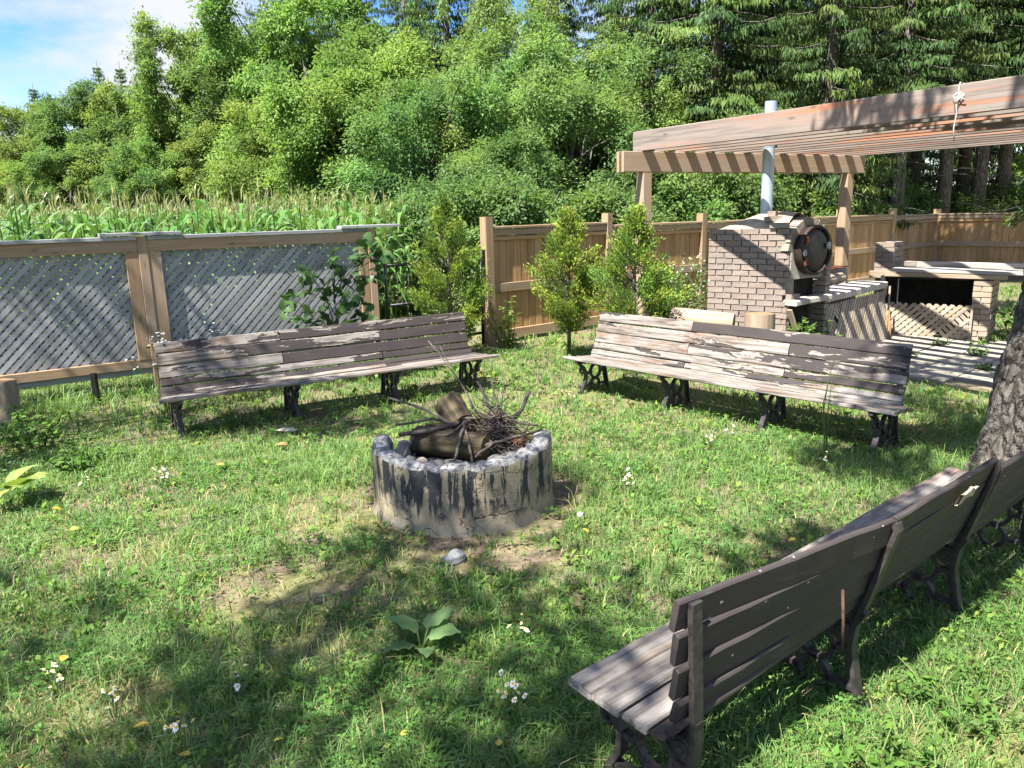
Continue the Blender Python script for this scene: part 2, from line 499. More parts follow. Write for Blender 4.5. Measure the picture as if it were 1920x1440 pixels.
# ------------------------------------------------------------------ benches
def iron_frame(rec=1.0):
    b = MB(); n = (1, 0, 0)
    P = lambda y, z: (0, y if z < .34 else .44 + (y - .44) * rec, z)
    # rear strut with flange, knee behind the seat
    st = [P(.475, 0), P(.452, .12), P(.43, .24), P(.440, .33), P(.478, .46), P(.522, .62), P(.560, .755), P(.552, .785)]
    b.bar(st, .045, .018, n)
    b.bar([(0, y - .018, z) for (_, y, z) in st], .014, .034, n)
    # front leg, S curved
    fl = [P(.085, 0), P(.10, .05), P(.145, .13), P(.15, .20), P(.11, .27), P(.05, .315), P(.02, .335)]
    b.bar(fl, .04, .024, n)
    # seat bearer following the slats
    b.bar([P(.005, .338), P(.12, .325), P(.26, .31), P(.37, .305), P(.43, .325), P(.468, .40)], .036, .028, n)
    # stacked rings
    for cy, cz, r in ((.292, .212, .072), (.285, .072, .062)):
        b.bar([P(cy + r * math.cos(2 * math.pi * k / 18), cz + r * math.sin(2 * math.pi * k / 18)) for k in range(18)], .03, .02, n, True)
    b.bar([P(.15, .20), P(.22, .205)], .03, .022, n)
    b.bar([P(.364, .212), P(.43, .225)], .03, .022, n)
    b.bar([P(.12, .07), P(.225, .07)], .03, .02, n)
    b.bar([P(.345, .07), P(.46, .065)], .03, .02, n)
    b.bar([P(.285, .134), P(.288, .142)], .03, .03, n)
    b.bar([P(.292, .284), P(.29, .308)], .03, .024, n)
    # scroll under the seat front
    b.bar([P(.10 + .035 * math.cos(a), .245 + .035 * math.sin(a)) for a in [i * .5 for i in range(11)]], .026, .014, n)
    # rosettes on both faces
    for sx in (-1, 1):
        for rr, h in ((.042, .022), (.028, .028), (.012, .034)):
            b.tube([(0, .40, .295), (sx * h, .40, .295)], rr, 14)
    b.box((0, .085, .008), (.05, .06, .016)); b.box((0, .475, .008), (.05, .06, .016))
    return b.mesh('cast_iron_leg', MAT['iron'])
IRON = iron_frame(); IRON_UPRIGHT = iron_frame(-.15)

# slat profile: (y, z, width, tilt of the width direction from horizontal in degrees)
SLATS = [(.05, .352, .108, -6), (.165, .342, .108, -5), (.275, .332, .096, -3), (.358, .338, .058, 22), (.407, .375, .056, 56),
         (.434, .437, .066, 70), (.463, .525, .104, 72), (.497, .634, .104, 72.5), (.530, .740, .098, 73)]

def bench(loc, az, L, legs, label, paints, overhang, twist=None):
    root = empty('park_bench', (loc[0], loc[1], 0), az, label, 'bench', 'long slatted benches round the fire pit')
    for s in legs:
        o = link('cast_iron_leg', IRON_UPRIGHT if twist and s == legs[-1] else IRON, None, root, (s, 0, -.008))
        o.rotation_euler = (0, 0, random.uniform(-.02, .02))
    for i, (y, z, w, tilt) in enumerate(SLATS):
        a0, a1 = overhang[i] if overhang else (0, L)
        # each row is made of boards butted over a leg
        if twist and i >= 5: joints = [a0, legs[1], legs[2], a1]
        else: joints = [a0] + ([legs[2 if i % 2 else 1]] if hasattr(paints[i], '__len__') else [random.choice(legs[1:-1])] if i in (0, 3) else []) + [a1]
        for k in range(len(joints) - 1):
            x0, x1 = joints[k] + (.004 if k else 0), joints[k + 1] - (.004 if k < len(joints) - 2 else 0)
            dz = random.uniform(-.004, .004); dy = random.uniform(-.004, .004)
            p = paints[i] if not hasattr(paints[i], '__len__') else paints[i][min(k, len(paints[i]) - 1)]
            wd = Vector((0, math.cos(R(tilt)), math.sin(R(tilt))))
            if twist and i >= 5 and k == 0: dz -= .028; dy += .02
            tw = -twist * max(0, (z - .36) / .40) if twist and x1 > legs[-1] and x0 > legs[1] else 0
            if tw: wd = Vector((0, math.cos(R(tilt + 8)), math.sin(R(tilt + 8))))
            plank('slat', (x0, y + dy, z + dz), (x1, y + dy + tw, z + dz), w + (.009 if twist and i > 4 else 0), (.024 if twist and i > 4 else .030) if i not in (3, 4) else .026, wd, MAT['bench'], root,
                  seg=10, warp=.0022, cham=.006, paint=p, end_jit=.004)
    return root

ov1 = [(-.06, 3.30), (-.02, 3.25), (0, 3.24), (0, 3.22), (0, 3.18), (.02, 3.16), (.02, 3.16), (.02, 3.17), (.02, 3.18)]
bench((-2.93, 6.40), 58.05, 3.24, [.10, 1.13, 2.15, 3.08],
      'long peeling bench in front of the grey lattice fence', [.25, .4, .5, (.45, .72), (.6, .8), (.5, .78), (.30, .72), (.52, .70), (.44, .66)], ov1)
ov2 = [(-.04, 3.33), (0, 3.31), (0, 3.31), (.02, 3.24), (0, 3.22), (.01, 3.22), (.01, 3.22), (.01, 3.21), (.01, 3.21)]
bench((.566, 7.90), 139.0, 3.31, [.14, 1.20, 2.22, 3.16],
      'long peeling bench in front of the brick oven and paving', [.15, .3, .2, (.32, .42), (.42, .46), (.46, .56), (.32, .42), (.47, .60), (.46, .66)], ov2)
# the near bench: its origin is the far end of the seat front
ov3 = [(0, 3.05), (.0, 3.05), (0, 3.04), (0, 3.03), (0, 3.02), (.0, 3.02), (.0, 3.02), (.0, 3.01), (0, 3.01)]
b3 = bench((2.50, 4.225), 230.1, 3.05, [.10, 1.03, 1.99, 2.95],
      'near bench turned with its dark painted back to the camera', [.12, .15, .18, .7, .6, .85, .86, .88, .88], ov3, .15)
b3.scale = (1, 1, .975)

# a splintered flake and a rusty wire on the back of the near bench
MAT['oldrust'] = plain_mat('old_brown_rust', (.035, .02, .015), (.09, .05, .032), 40, .9)
MAT['splinter'] = plain_mat('raw_splintered_wood', (.26, .20, .15), (.40, .34, .28), 40, .9)
b = MB(); vs = [(1.33 + .17 * i / 7 + random.uniform(-.008, .008), .578 + random.uniform(0, .012) + .02 * (j - .5), .735 + (.055 * j - .02) * random.uniform(.4, 1.2)) for j in (0, 1) for i in range(8)]
vs += [(x, y - .012, z) for (x, y, z) in vs]
b.add(vs, [(i, i + 1, 9 + i, 8 + i) for i in range(7)] + [(16 + i, 24 + i, 25 + i, 17 + i) for i in range(7)] + [(i, 16 + i, 17 + i, i + 1) for i in range(7)] + [(8 + i, 9 + i, 25 + i, 24 + i) for i in range(7)])
b.build('splintered_flake', MAT['splinter'], b3)
b = MB(); b.tube([(2.30, .53, .62), (2.31, .545, .50), (2.295, .54, .40)], .005, 6); b.build('rusty_wire', MAT['oldrust'], b3, True)

# ------------------------------------------------------------------ fire pit
def pit_mat():
    t = NT('tarred_concrete_ring')
    at = t.n('Attribute', attribute_name='pit').outputs['Vector']      # angle, height, up-facing
    sp = t.n('SeparateXYZ', {0: at})
    ang, hz, up = sp.outputs[0], sp.outputs[1], sp.outputs[2]
    v = t.coord((1, 1, 1), False)
    base = t.ramp(t.noise(v, 9, 6, .65), [(.3, (.21, .175, .12)), (.55, (.33, .28, .195)), (.7, (.27, .24, .185))])
    pit_ = t.noise(v, 70, 4, .6)
    base = t.mix(t.ramp(pit_, [(.62, 0.0), (.72, .6)]), base, (.12, .11, .10))
    # tar runs: narrow in angle, long in height, ragged lower ends
    sv = t.n('CombineXYZ', {0: t.math('MULTIPLY', ang, 5.2), 1: t.math('MULTIPLY', hz, .9), 2: 0.0}).outputs[0]
    run = t.math('ADD', t.math('MULTIPLY', t.noise(sv, 1.6, 5, .62, .5), .7), t.math('MULTIPLY', t.noise(v, 5, 5, .65), .3))
    ends = t.noise(t.n('CombineXYZ', {0: t.math('MULTIPLY', ang, 16.0), 1: 0.0, 2: 5.0}).outputs[0], 1.0, 3)
    low = t.math('ADD', t.math('MULTIPLY', ends, .34), -.03)
    below = t.math('SUBTRACT', hz, low)
    gate = t.ramp(t.math('ADD', t.math('MULTIPLY', below, 14.0), .5, True), [(0, 0.0), (1, 1.0)])
    mask = t.math('MULTIPLY', t.ramp(run, [(.495, 0.0), (.515, 1.0)]), gate)
    bl = t.ramp(t.noise(v, 7, 6, .7), [(.53, 0.0), (.60, .85)])
    lowb = t.ramp(hz, [(.05, 0.0), (.10, 1.0), (.2, .9), (.30, 0.0)])
    mask = t.math('MAXIMUM', mask, t.math('MULTIPLY', bl, lowb))
    tar = t.mix(t.noise(v, 24, 5, .7), (.011, .012, .014), (.062, .067, .075))
    c = t.mix(mask, base, tar)
    c = t.mix(t.ramp(hz, [(.02, .7), (.06, 0.0)]), c, (.23, .21, .18))
    ash = t.ramp(t.noise(v, 26, 6, .75), [(.36, (.025, .026, .03)), (.48, (.21, .21, .21)), (.62, (.43, .415, .395))])
    rim = t.math('MULTIPLY', t.ramp(up, [(.25, 0.0), (.45, 1.0)]), 1.0)
    c = t.mix(rim, c, ash)
    wv = t.n('VectorMath', {0: v, 1: t.n('CombineXYZ', {0: t.noise(v, 5, 4), 1: t.noise(v, 6, 4), 2: 0.0}).outputs[0]}, operation='ADD').outputs[0]
    ck = t.n('TexVoronoi', {'Vector': wv, 'Scale': 2.6}, feature='DISTANCE_TO_EDGE').outputs['Distance']
    c = t.mix(t.ramp(ck, [(.004, .9), (.011, 0.0)]), c, (.035, .03, .026))
    hgt = t.math('ADD', t.noise(v, 28, 6, .7), t.ramp(ck, [(0.0, 0.0), (.02, 1.0)]))
    return t.finish(c, .85, hgt, .55, .012, spec=.25)

def make_pit():
    root = empty('fire_pit', (PIT[0], PIT[1], 0), None, 'round concrete fire pit with black tar runs and a chipped ashy rim', 'fire pit')
    n = 128; prof = []
    vs = []; at = []; fs = []
    rows = [('o', z) for z in (-.03, .02, .06, .12, .2, .28, .34, .385, .41)] + [('r', k) for k in (.12, .35, .6, .85)] + [('i', z) for z in (.39, .33, .25, .15, .08)]
    for k in range(n):
        a = 2 * math.pi * k / n
        ca, sa = math.cos(a), math.sin(a)
        chip = .03 * mnoise.noise(Vector((ca * 2.6, sa * 2.6, 1))) + .022 * mnoise.noise(Vector((ca * 7, sa * 7, 4))) + .012 * mnoise.noise(Vector((ca * 18, sa * 18, 2)))
        # high corners left and right, worn down at the front
        top = .415 + chip + .02 * max(0, -ca) ** 8 + .025 * max(0, ca) ** 6 - .012 * max(0, -sa) ** 2
        back = min(1, max(0, (sa - .08 - .12 * (ca > 0) + .05 * mnoise.noise(Vector((ca * 5, sa * 5, 9)))) / .30)); top -= .30 * back   # the far side has broken away
        for kind, q in rows:
            if kind == 'o':
                lo_ = min(.3, top - .05); z = q * lo_ / .3 if q < .3 else lo_ + (q - .3) / .11 * (top - lo_)
                r = .585 + .006 * mnoise.noise(Vector((ca * 4, sa * 4, z * 8))) - (.012 if q == .41 else 0) + .012 * max(0, .06 - z) / .06
                upv = 1.0 if q >= .40 else 0.0
            elif kind == 'r':
                r = .573 - .10 * q; z = top + .010 * math.sin(q * math.pi) + .016 * mnoise.noise(Vector((ca * r * 22, sa * r * 22, 7)))
                upv = 1.0
            else:
                lo_ = min(.3, top - .05); z = q * lo_ / .3 if q < .3 else lo_ + (q - .3) / .09 * (top - .012 - lo_)
                r = .472 + .012 * mnoise.noise(Vector((ca * 6, sa * 6, z * 12 + 9))); upv = 1.0
            vs.append((r * ca, r * sa, z)); at.append((a, z, upv))
    m_ = len(rows)
    for k in range(n):
        k2 = (k + 1) % n
        for j in range(m_ - 1):
            fs.append((k * m_ + j, k2 * m_ + j, k2 * m_ + j + 1, k * m_ + j + 1))
    b = MB(); b.add(vs, fs)
    me = b.mesh('ring_wall', pit_mat(), True)
    me.attributes.new('pit', 'FLOAT_VECTOR', 'POINT').data.foreach_set('vector', np.array(at, np.float32).ravel())
    link('ring_wall', me, None, root)
    # ash bed, a rough mound
    b = MB(); vs = [(0, 0, .33)]; fs = []
    for j in range(1, 9):
        r = .47 * j / 8
        for k in range(40):
            a = 2 * math.pi * k / 40
            vs.append((r * math.cos(a), r * math.sin(a), .33 - .05 * (j / 8) + .035 * mnoise.noise(Vector((r * math.cos(a) * 9, r * math.sin(a) * 9, 0)))))
    for k in range(40): fs.append((0, 1 + k, 1 + (k + 1) % 40))
    for j in range(7):
        for k in range(40):
            fs.append((1 + j * 40 + k, 1 + (j + 1) * 40 + k, 1 + (j + 1) * 40 + (k + 1) % 40, 1 + j * 40 + (k + 1) % 40))
    b.add(vs, fs); b.build('ash_bed', MAT['ash'], root, True)
    return root

def rock_mesh(name, mat, seed, flat=.65, sub=3, amp=.22):
    bm = bmesh.new(); bmesh.ops.create_icosphere(bm, subdivisions=sub, radius=1)
    for v in bm.verts:
        d = 1 + amp * mnoise.noise(v.co * 1.1 + Vector((seed * 7.3, seed, 0))) + amp * .3 * mnoise.noise(v.co * 3 + Vector((seed, 9, 0)))
        v.co *= d; v.co.z *= flat
    me = bpy.data.meshes.new(name); bm.to_mesh(me); bm.free()
    me.polygons.foreach_set('use_smooth', [True] * len(me.polygons)); me.materials.append(mat)
    return me
pit = make_pit()
rocks = [rock_mesh('lining_stone', MAT['stone'], s) for s in range(4)]
k = 0
for a in list(np.linspace(195, 345, 9)) + [5, 18, 162, 178]:
    rr = .405 + random.uniform(-.012, .012); s = random.uniform(.05, .082)
    o = link('lining_stone', rocks[k % 4], None, pit, (rr * math.cos(R(a)), rr * math.sin(R(a)), .335 + random.uniform(-.01, .012)))
    o.scale = (s, s * random.uniform(.8, 1), s); o.location.z += random.uniform(0, .025); o.rotation_euler = (random.uniform(-.3, .3), random.uniform(-.3, .3), R(a) + random.uniform(-.4, .4)); k += 1

def log_obj(name, p0, p1, r, mat, label, cat, group=None, endcol=None, n=22, wob=.04, taper=.93):
    p0 = Vector(p0); p1 = Vector(p1); X = (p1 - p0); L = X.length; X.normalize()
    up = Vector((0, 0, 1)) if abs(X.z) < .9 else Vector((0, 1, 0))
    Y = up.cross(X).normalized(); Z = X.cross(Y)
    root = empty(name, (p0 + p1) / 2, None, label, cat, group)
    mt = Matrix((X, Y, Z)).transposed().to_4x4(); mt.translation = (p0 + p1) / 2
    root.matrix_basis = mt
    b = MB(); vs = []; seg = 16; sd = random.uniform(0, 50)
    for i in range(seg + 1):
        x = -L / 2 + L * i / seg
        for j in range(n):
            a = 2 * math.pi * j / n
            rr = r * (1 + (taper - 1) * i / seg) * (1 + wob * 2 * mnoise.noise(Vector((math.cos(a) * 1.5, math.sin(a) * 1.5, sd + x * 1.5))) + wob * mnoise.noise(Vector((math.cos(a) * 5, math.sin(a) * 5, sd + x * 4))) + wob * .9 * mnoise.noise(Vector((math.cos(a) * 9, math.sin(a) * 9, sd + x * 1.2))))
            vs.append((x, rr * math.cos(a), rr * math.sin(a)))
    fs = [(i * n + j, i * n + (j + 1) % n, (i + 1) * n + (j + 1) % n, (i + 1) * n + j) for i in range(seg) for j in range(n)]
    b.add(vs, fs)
    b.build('log_bark', mat, root, True)
    for e in (0, 1):
        c = MB(); base = vs[e * seg * n:e * seg * n + n]
        x = base[0][0]; ring = []; s_ = 1 if e else -1
        c.add([(x + s_ * .004, 0, 0)] + [(p[0] + s_ * .004, p[1] * .5, p[2] * .5) for p in base] + [(p[0] - s_ * .004, p[1] * .985, p[2] * .985) for p in base],
              [((0, 1 + j, 1 + (j + 1) % n)) for j in range(n)] + [(1 + j, 1 + n + j, 1 + n + (j + 1) % n, 1 + (j + 1) % n) for j in range(n)])
        c.build('cut_end', MAT[endcol or 'cut'], root)
    return root

def cut_mat(name, a, b_):
    t = NT(name)
    v = t.coord((1, 1, 1), False)
    sp = t.n('SeparateXYZ', {0: v})
    r = t.math('POWER', t.math('ADD', t.math('POWER', sp.outputs[1], 2.0), t.math('POWER', sp.outputs[2], 2.0)), .5)
    ring = t.math('SINE', t.math('MULTIPLY', t.math('ADD', r, t.math('MULTIPLY', t.noise(v, 8, 3), .02)), 520.0))
    nz = t.noise(v, 14, 5, .65)
    c = t.ramp(nz, [(.3, a), (.7, b_)])
    c = t.mix(t.math('MULTIPLY', t.math('ADD', ring, 1.0), .16), c, tuple(x * .4 for x in a))
    return t.finish(c, .9, ring, .2, .003)
MAT['cut'] = cut_mat('cut_log_end', (.16, .10, .055), (.31, .215, .13))
MAT['cut_dark'] = cut_mat('damp_cut_end', (.09, .065, .025), (.17, .13, .06))

px, py = PIT
log_obj('firewood_log', (px - .30, py + .06, .395), (px + .17, py - .15, .395), .10, MAT['burnt_log'], 'mossy split log lying across the fire pit under the sticks', 'log', 'logs in the fire pit', 'cut_dark', 40, .13)
log_obj('firewood_log', (px - .10, py + .26, .585), (px + .01, py + .05, .48), .098, MAT['burnt_log'], 'brown log round tipped up on top of the fire pit logs', 'log', 'logs in the fire pit', 'cut_dark', 40, .11)
log_obj('firewood_log', (px - .26, py + .20, .40), (px + .30, py + .24, .39), .075, MAT['burnt_log'], 'dark thin log at the back of the fire pit', 'log', 'logs in the fire pit', 'cut_dark', 32, .14)

def stick(pts, r0, r1, label, cat='stick', name='stick'):
    pts = [Vector(p) for p in pts]; base = pts[0].copy(); q = []
    for i in range(len(pts) - 1):
        for k in range(3):
            p = pts[i].lerp(pts[i + 1], k / 3)
            q.append(p - base + Vector((random.uniform(-1, 1), random.uniform(-1, 1), random.uniform(-1, 1))) * .006)
    q.append(pts[-1] - base)
    b = MB(); b.tube(q, [r0 + (r1 - r0) * i / (len(q) - 1) for i in range(len(q))], 7)
    o = b.build(name, MAT['twig'], None, True, base)
    return tag(o, label, cat, 'sticks piled in the fire pit')
Z0 = .44
S = lambda *p: [(px + a, py + b_, c) for a, b_, c in p]
stick(S((-.03, -.02, .50), (-.25, .10, .60), (-.50, .22, .655)), .013, .007, 'long bent grey stick reaching out left over the pit rim')
stick(S((-.02, -.02, .53), (-.25, -.07, .49), (-.40, -.06, .47)), .017, .014, 'thick stick with a reddish cut end lying on the mossy log')
stick(S((.02, .02, .52), (-.2, .12, .52), (-.46, .2, .47)), .012, .008, 'dark stick slanting down behind the mossy log')
stick(S((.08, .0, .62), (.0, .1, .78), (-.22, .3, 1.02)), .007, .003, 'thin pale switch standing up towards the left bench')
stick(S((.10, -.02, .60), (.01, .1, .74), (-.14, .28, .98)), .006, .0025, 'second thin switch beside the pale one')
stick(S((.03, -.06, .55), (.0, -.20, .46), (-.03, -.33, .38)), .012, .009, 'grey stick propped against the front of the rim')
stick(S((.02, -.05, .54), (.06, -.22, .45), (.08, -.36, .37)), .010, .007, 'dark thin stick beside the propped grey stick')
stick(S((-.30, -.05, .46), (-.33, -.18, .42), (-.36, -.30, .36)), .011, .010, 'short curved stick at the left side of the ash')
stick(S((.12, .02, .50), (.20, -.18, .43), (.10, -.34, .40)), .012, .009, 'crooked stick leaning on the right front of the rim')
stick(S((.14, -.20, .42), (.34, -.10, .45), (.52, -.01, .47)), .011, .008, 'straight stick lying along the right rim')
stick(S((.20, .1, .52), (.16, .2, .64), (.10, .26, .74)), .013, .008, 'short forked dark stub sticking up behind the pile')
stick(S((.24, .1, .50), (.23, .2, .62), (.19, .27, .76)), .010, .007, 'dark stub right of the forked stub')
stick(S((.25, .12, .48), (.28, .22, .72), (.26, .26, .84)), .005, .003, 'fine upright twig behind the pile')
stick(S((.30, .05, .48), (.40, .1, .58), (.45, .12, .70)), .014, .012, 'grey stub with a broken top at the right of the pile')
stick(S((.0, .02, .55), (.25, .05, .52), (.50, .05, .48)), .010, .006, 'long twig across the top of the pile to the right')
stick(S((-.18, -.06, .47), (-.08, -.12, .48), (.06, -.03, .55)), .009, .007, 'charred stick across the front of the mossy log')
b = MB()
for i in range(230):
    a = random.uniform(0, 6.28); r = random.uniform(0, .23)
    c = Vector((px + .22 + r * math.cos(a), py + .02 + r * .8 * math.sin(a), .36 + .30 * max(0, 1 - r / .25) * random.random() + .02))
    d = Vector((random.gauss(0, 1), random.gauss(0, 1), random.gauss(0, .35))).normalized() * random.uniform(.06, .16)
    if random.random() < .3: d = Vector((-.10 + random.gauss(0, .04), random.gauss(0, .05), .10))
    rr = random.uniform(.002, .005)
    b.tube([c - d, c + Vector((0, 0, random.uniform(-.01, .01))), c + d], [rr, rr, rr * .6], 4)
tag(b.build('twig_pile', MAT['twig']), 'tangle of thin dry twigs heaped on the right of the pit', 'twigs', kind='stuff')
MAT['rustneedle'] = plain_mat('rust_red_needles', (.13, .05, .022), (.22, .10, .045), 30, .9)
b = MB()
for i in range(120):
    a = random.uniform(0, 6.28); r = random.uniform(0, .09)
    c = Vector((px + .36 + r * math.cos(a), py - .04 + r * math.sin(a), .395 + random.uniform(0, .04)))
    d = Vector((random.gauss(0, 1), random.gauss(0, 1), random.gauss(0, .5))).normalized() * random.uniform(.02, .05)
    b.tube([c - d, c + d], .0016, 3, False)
tag(b.build('dead_needles', MAT['rustneedle']), 'clump of rust coloured dead needles on the right of the twig heap', 'needles', kind='stuff')

# ------------------------------------------------------------------ lattice fence (left)
LAT0 = Vector((-3.96, 8.50, 0)); LAZ = 56.0
def lattice_slat_mesh(w, t, mat):
    b = MB(); b.box((0, 0, 0), (1, w, t)); return b.mesh('lattice_slat', mat)

def clip_line(p, d, x0, x1, z0, z1):
    t0, t1 = -1e9, 1e9
    for (q, v, lo, hi) in ((p[0], d[0], x0, x1), (p[1], d[1], z0, z1)):
        a, b_ = (lo - q) / v, (hi - q) / v
        if a > b_: a, b_ = b_, a
        t0, t1 = max(t0, a), min(t1, b_)
    return (t0, t1) if t1 - t0 > .03 else None

def lattice(parent, x0, x1, z0, z1, y, pitch, w, mats, t=.007, skip=()):
    """two crossed layers of diagonal slats in the local XZ plane at local y; front layer leans right going up"""
    mesh_f = lattice_slat_mesh(w, t, mats[0]); k = 0
    for layer, (dx, yy) in enumerate(((1, y), (-1, y + t + .001))):
        d = (dx * .70711, .70711)
        span = (x1 - x0) + (z1 - z0)
        nn = int(span / (pitch * 1.41421)) + 2
        for i in range(nn):
            off = i * pitch * 1.41421 + random.uniform(-.003, .003)
            p = (x0 + off - ((z1 - z0) if dx > 0 else 0), z0) 
            c = clip_line(p, d, x0, x1, z0, z1)
            k += 1
            if not c or (layer, i) in skip: continue
            a, b_ = c; L = b_ - a; mid = (a + b_) / 2
            X = Vector((d[0], random.uniform(-.002, .002), d[1])).normalized(); T = Vector((0, 1, 0)); W = T.cross(X).normalized(); T = X.cross(W)
            mt = Matrix((X * L, W, T)).transposed().to_4x4()
            mt.translation = Vector((p[0] + d[0] * mid, yy, p[1] + d[1] * mid))
            link('slat', mesh_f, None, parent, mtx=mt)

lf = empty('lattice_fence', LAT0, LAZ, 'grey diagonal lattice fence in brown frames behind the left bench', 'fence')
V3 = Vector
def vpost(parent, x, y, w, d, z0, z1, mat, name='post', lean=0.0):
    return plank(name, (x - lean, y, z0), (x, y, z1), w, d, (1, 0, 0), mat, parent, 2, .001, .006)
PW = 2.42
PR = 2.66
for x in (-PW, 0.0, PR):
    vpost(lf, x, 0, .10, .10, -.05, 1.70, MAT['frame_wood'])
    for s in (-1, 1):
        if x == PR and s == 1: continue
        plank('stile', (x + s * .115, -.025, .37), (x + s * .115, -.025, 1.535), .125, .036, (1, 0, 0), MAT['frame_wood'], lf, 2, .001)
    plank('post_cap', (x - .40, 0.0, 1.728), (x + .40, 0.0, 1.728), .16, .034, (0, 1, 0), MAT['grey_wood'], lf)
for x0 in (-PW, 0.0):
    PN = PW if x0 < 0 else PR
    a, b_ = x0 + .052, x0 + PN - .052
    plank('top_rail', (a, -.02, 1.60), (b_, -.02, 1.60), .125, .036, (0, 0, 1), MAT['frame_wood'], lf, 3, .001)
    plank('cap_rail', (a, 0, 1.685), (b_, 0, 1.685), .12, .04, (0, 1, 0), MAT['grey_wood'], lf, 3, .001)
    plank('bottom_rail', (a, -.02, .325), (b_, -.02, .325), .10, .036, (0, 0, 1), MAT['frame_wood'], lf, 3, .001)
    plank('kick_rail', (a, 0.01, .24), (b_, 0.01, .24), .06, .03, (0, 0, 1), MAT['grey_wood'], lf, 3, .001)
    lattice(lf, x0 + .10, x0 + PN - .10, .36, 1.55, .012, .068, .046, (MAT['grey_wood'],))

# ------------------------------------------------------------------ metal gate in the gap
MAT['blackmetal'] = plain_mat('black_gate_steel', (.012, .012, .013), (.02, .02, .021), 20, .4, .3)
ge = LAT0 + azv(LAZ) * (PR + .09); FB0 = Vector((-.30, 11.05, 0)); gd = FB0 - ge
gaz = math.degrees(math.atan2(gd.x, gd.y)); gl = gd.length
gt = empty('metal_gate', ge, gaz, 'black metal pipe gate in the gap behind the first cedar', 'gate')
for nm, z in (('top_rail', 1.22), ('middle_rail', .7), ('bottom_rail', .18)):
    b = MB(); b.tube([(.10, 0, z), (gl - .12, 0, z)], .02, 8); b.build(nm, MAT['blackmetal'], gt, True)
for x in (.10, gl - .12):
    b = MB(); b.tube([(x, 0, .02), (x, 0, 1.26)], .022, 8); b.build('stile', MAT['blackmetal'], gt, True)
for i in range(8):
    x = .10 + (gl - .22) * (i + 1) / 9
    b = MB(); b.tube([(x, 0, .18), (x, 0, 1.22)], .007, 6); b.build('bar', MAT['blackmetal'], gt, True)
b = MB(); b.box((gl - .075, -.02, 1.18), (.05, .05, .34)); b.build('latch', MAT['blackmetal'], gt)

# ------------------------------------------------------------------ board fence
FAZ, SP = 51.0, 2.42
bf = empty('board_fence', FB0, FAZ, 'honey coloured board fence running from the gate to the back corner', 'fence', 'cedar board fences round the yard')
tops = [1.80, 1.80, 1.75, 1.74, 1.73, 1.72, 1.66]
def fence_run(root, x0, x1, top, mid=True):
    top2 = top - .17
    plank('cap_board', (x0, 0, top2 + .018), (x1, 0, top2 + .018), .13, .034, (0, 1, 0), MAT['rail_wood'], root, 2, .001)
    plank('top_rail', (x0, -.035, top2 - .05), (x1, -.035, top2 - .05), .085, .03, (0, 0, 1), MAT['rail_wood'], root, 2, .001)
    plank('lower_rail', (x0, -.032, top2 - .135), (x1, -.032, top2 - .135), .05, .03, (0, 0, 1), MAT['fence_wood'], root, 2, .001)
    plank('middle_rail', (x0, -.035, .80), (x1, -.035, .80), .125, .032, (0, 0, 1), MAT['rail_wood'], root, 2, .001)
    plank('bottom_rail', (x0, -.035, .12), (x1, -.035, .12), .14, .034, (0, 0, 1), MAT['rail_wood'], root, 2, .001)
    nb = int(round((x1 - x0) / .138)); w = (x1 - x0) / nb
    for i in range(nb):
        xx = x0 + (i + .5) * w
        plank('board', (xx, random.uniform(-.003, .003), .06), (xx, random.uniform(-.003, .003), top2 - .10), w - .006, .018, (1, 0, 0), MAT['fence_wood'], root, 1)
for i in range(7):
    plank('post', (i * SP, 0, -.05), (i * SP, 0, tops[i]), .14 if i == 0 else .12, .14, (1, 0, 0), MAT['rail_wood'], bf, 2, .001, .008)
for i in range(6):
    fence_run(bf, i * SP + .07, (i + 1) * SP - .06, min(tops[i], tops[i + 1]) if i < 5 else 1.68)
cor = FB0 + azv(FAZ) * (SP * 6)
bf2 = empty('board_fence', cor, FAZ + 90, 'shaded board fence along the back from the corner to the right edge', 'fence', 'cedar board fences round the yard')
for i in range(1, 4):
    plank('post', (i * SP, 0, -.05), (i * SP, 0, 1.64), .12, .12, (1, 0, 0), MAT['rail_wood'], bf2, 2, .001, .008)
for i in range(3):
    fence_run(bf2, i * SP + .075, (i + 1) * SP - .06, 1.68)

# ------------------------------------------------------------------ pergola
PG0 = Vector((1.33, 9.36, 0)); PAZ = 59.5; BL = 4.42
pg = empty('pergola', PG0, PAZ, 'timber pergola with many parallel rafters over the brick grill', 'pergola')
def pbeam(y):
    for yy in (y - .045, y + .045):
        plank('beam', (0, yy, 2.395), (BL, yy, 2.395), .235, .042, (0, 0, 1), MAT['pergola'], pg, 4, .001, .006)
pbeam(0.0)
RL = 5.7
pbeam(-RL + .35)
for x in (.36, BL - .30):
    for y in (0.0, -RL + .35):
        plank('post', (x, y, -.05), (x, y, 2.27), .14, .14, (1, 0, 0), MAT['pergola'], pg, 4, .001, .01)
nr_ = 13
for i in range(nr_):
    x = .29 + (BL - .40) * i / (nr_ - 1)
    plank('rafter', (x, .10, 2.63), (x, -RL - .05, 2.60), .225, .038, (0, 0, 1), MAT['rafter'], pg, 6, .002, .005)
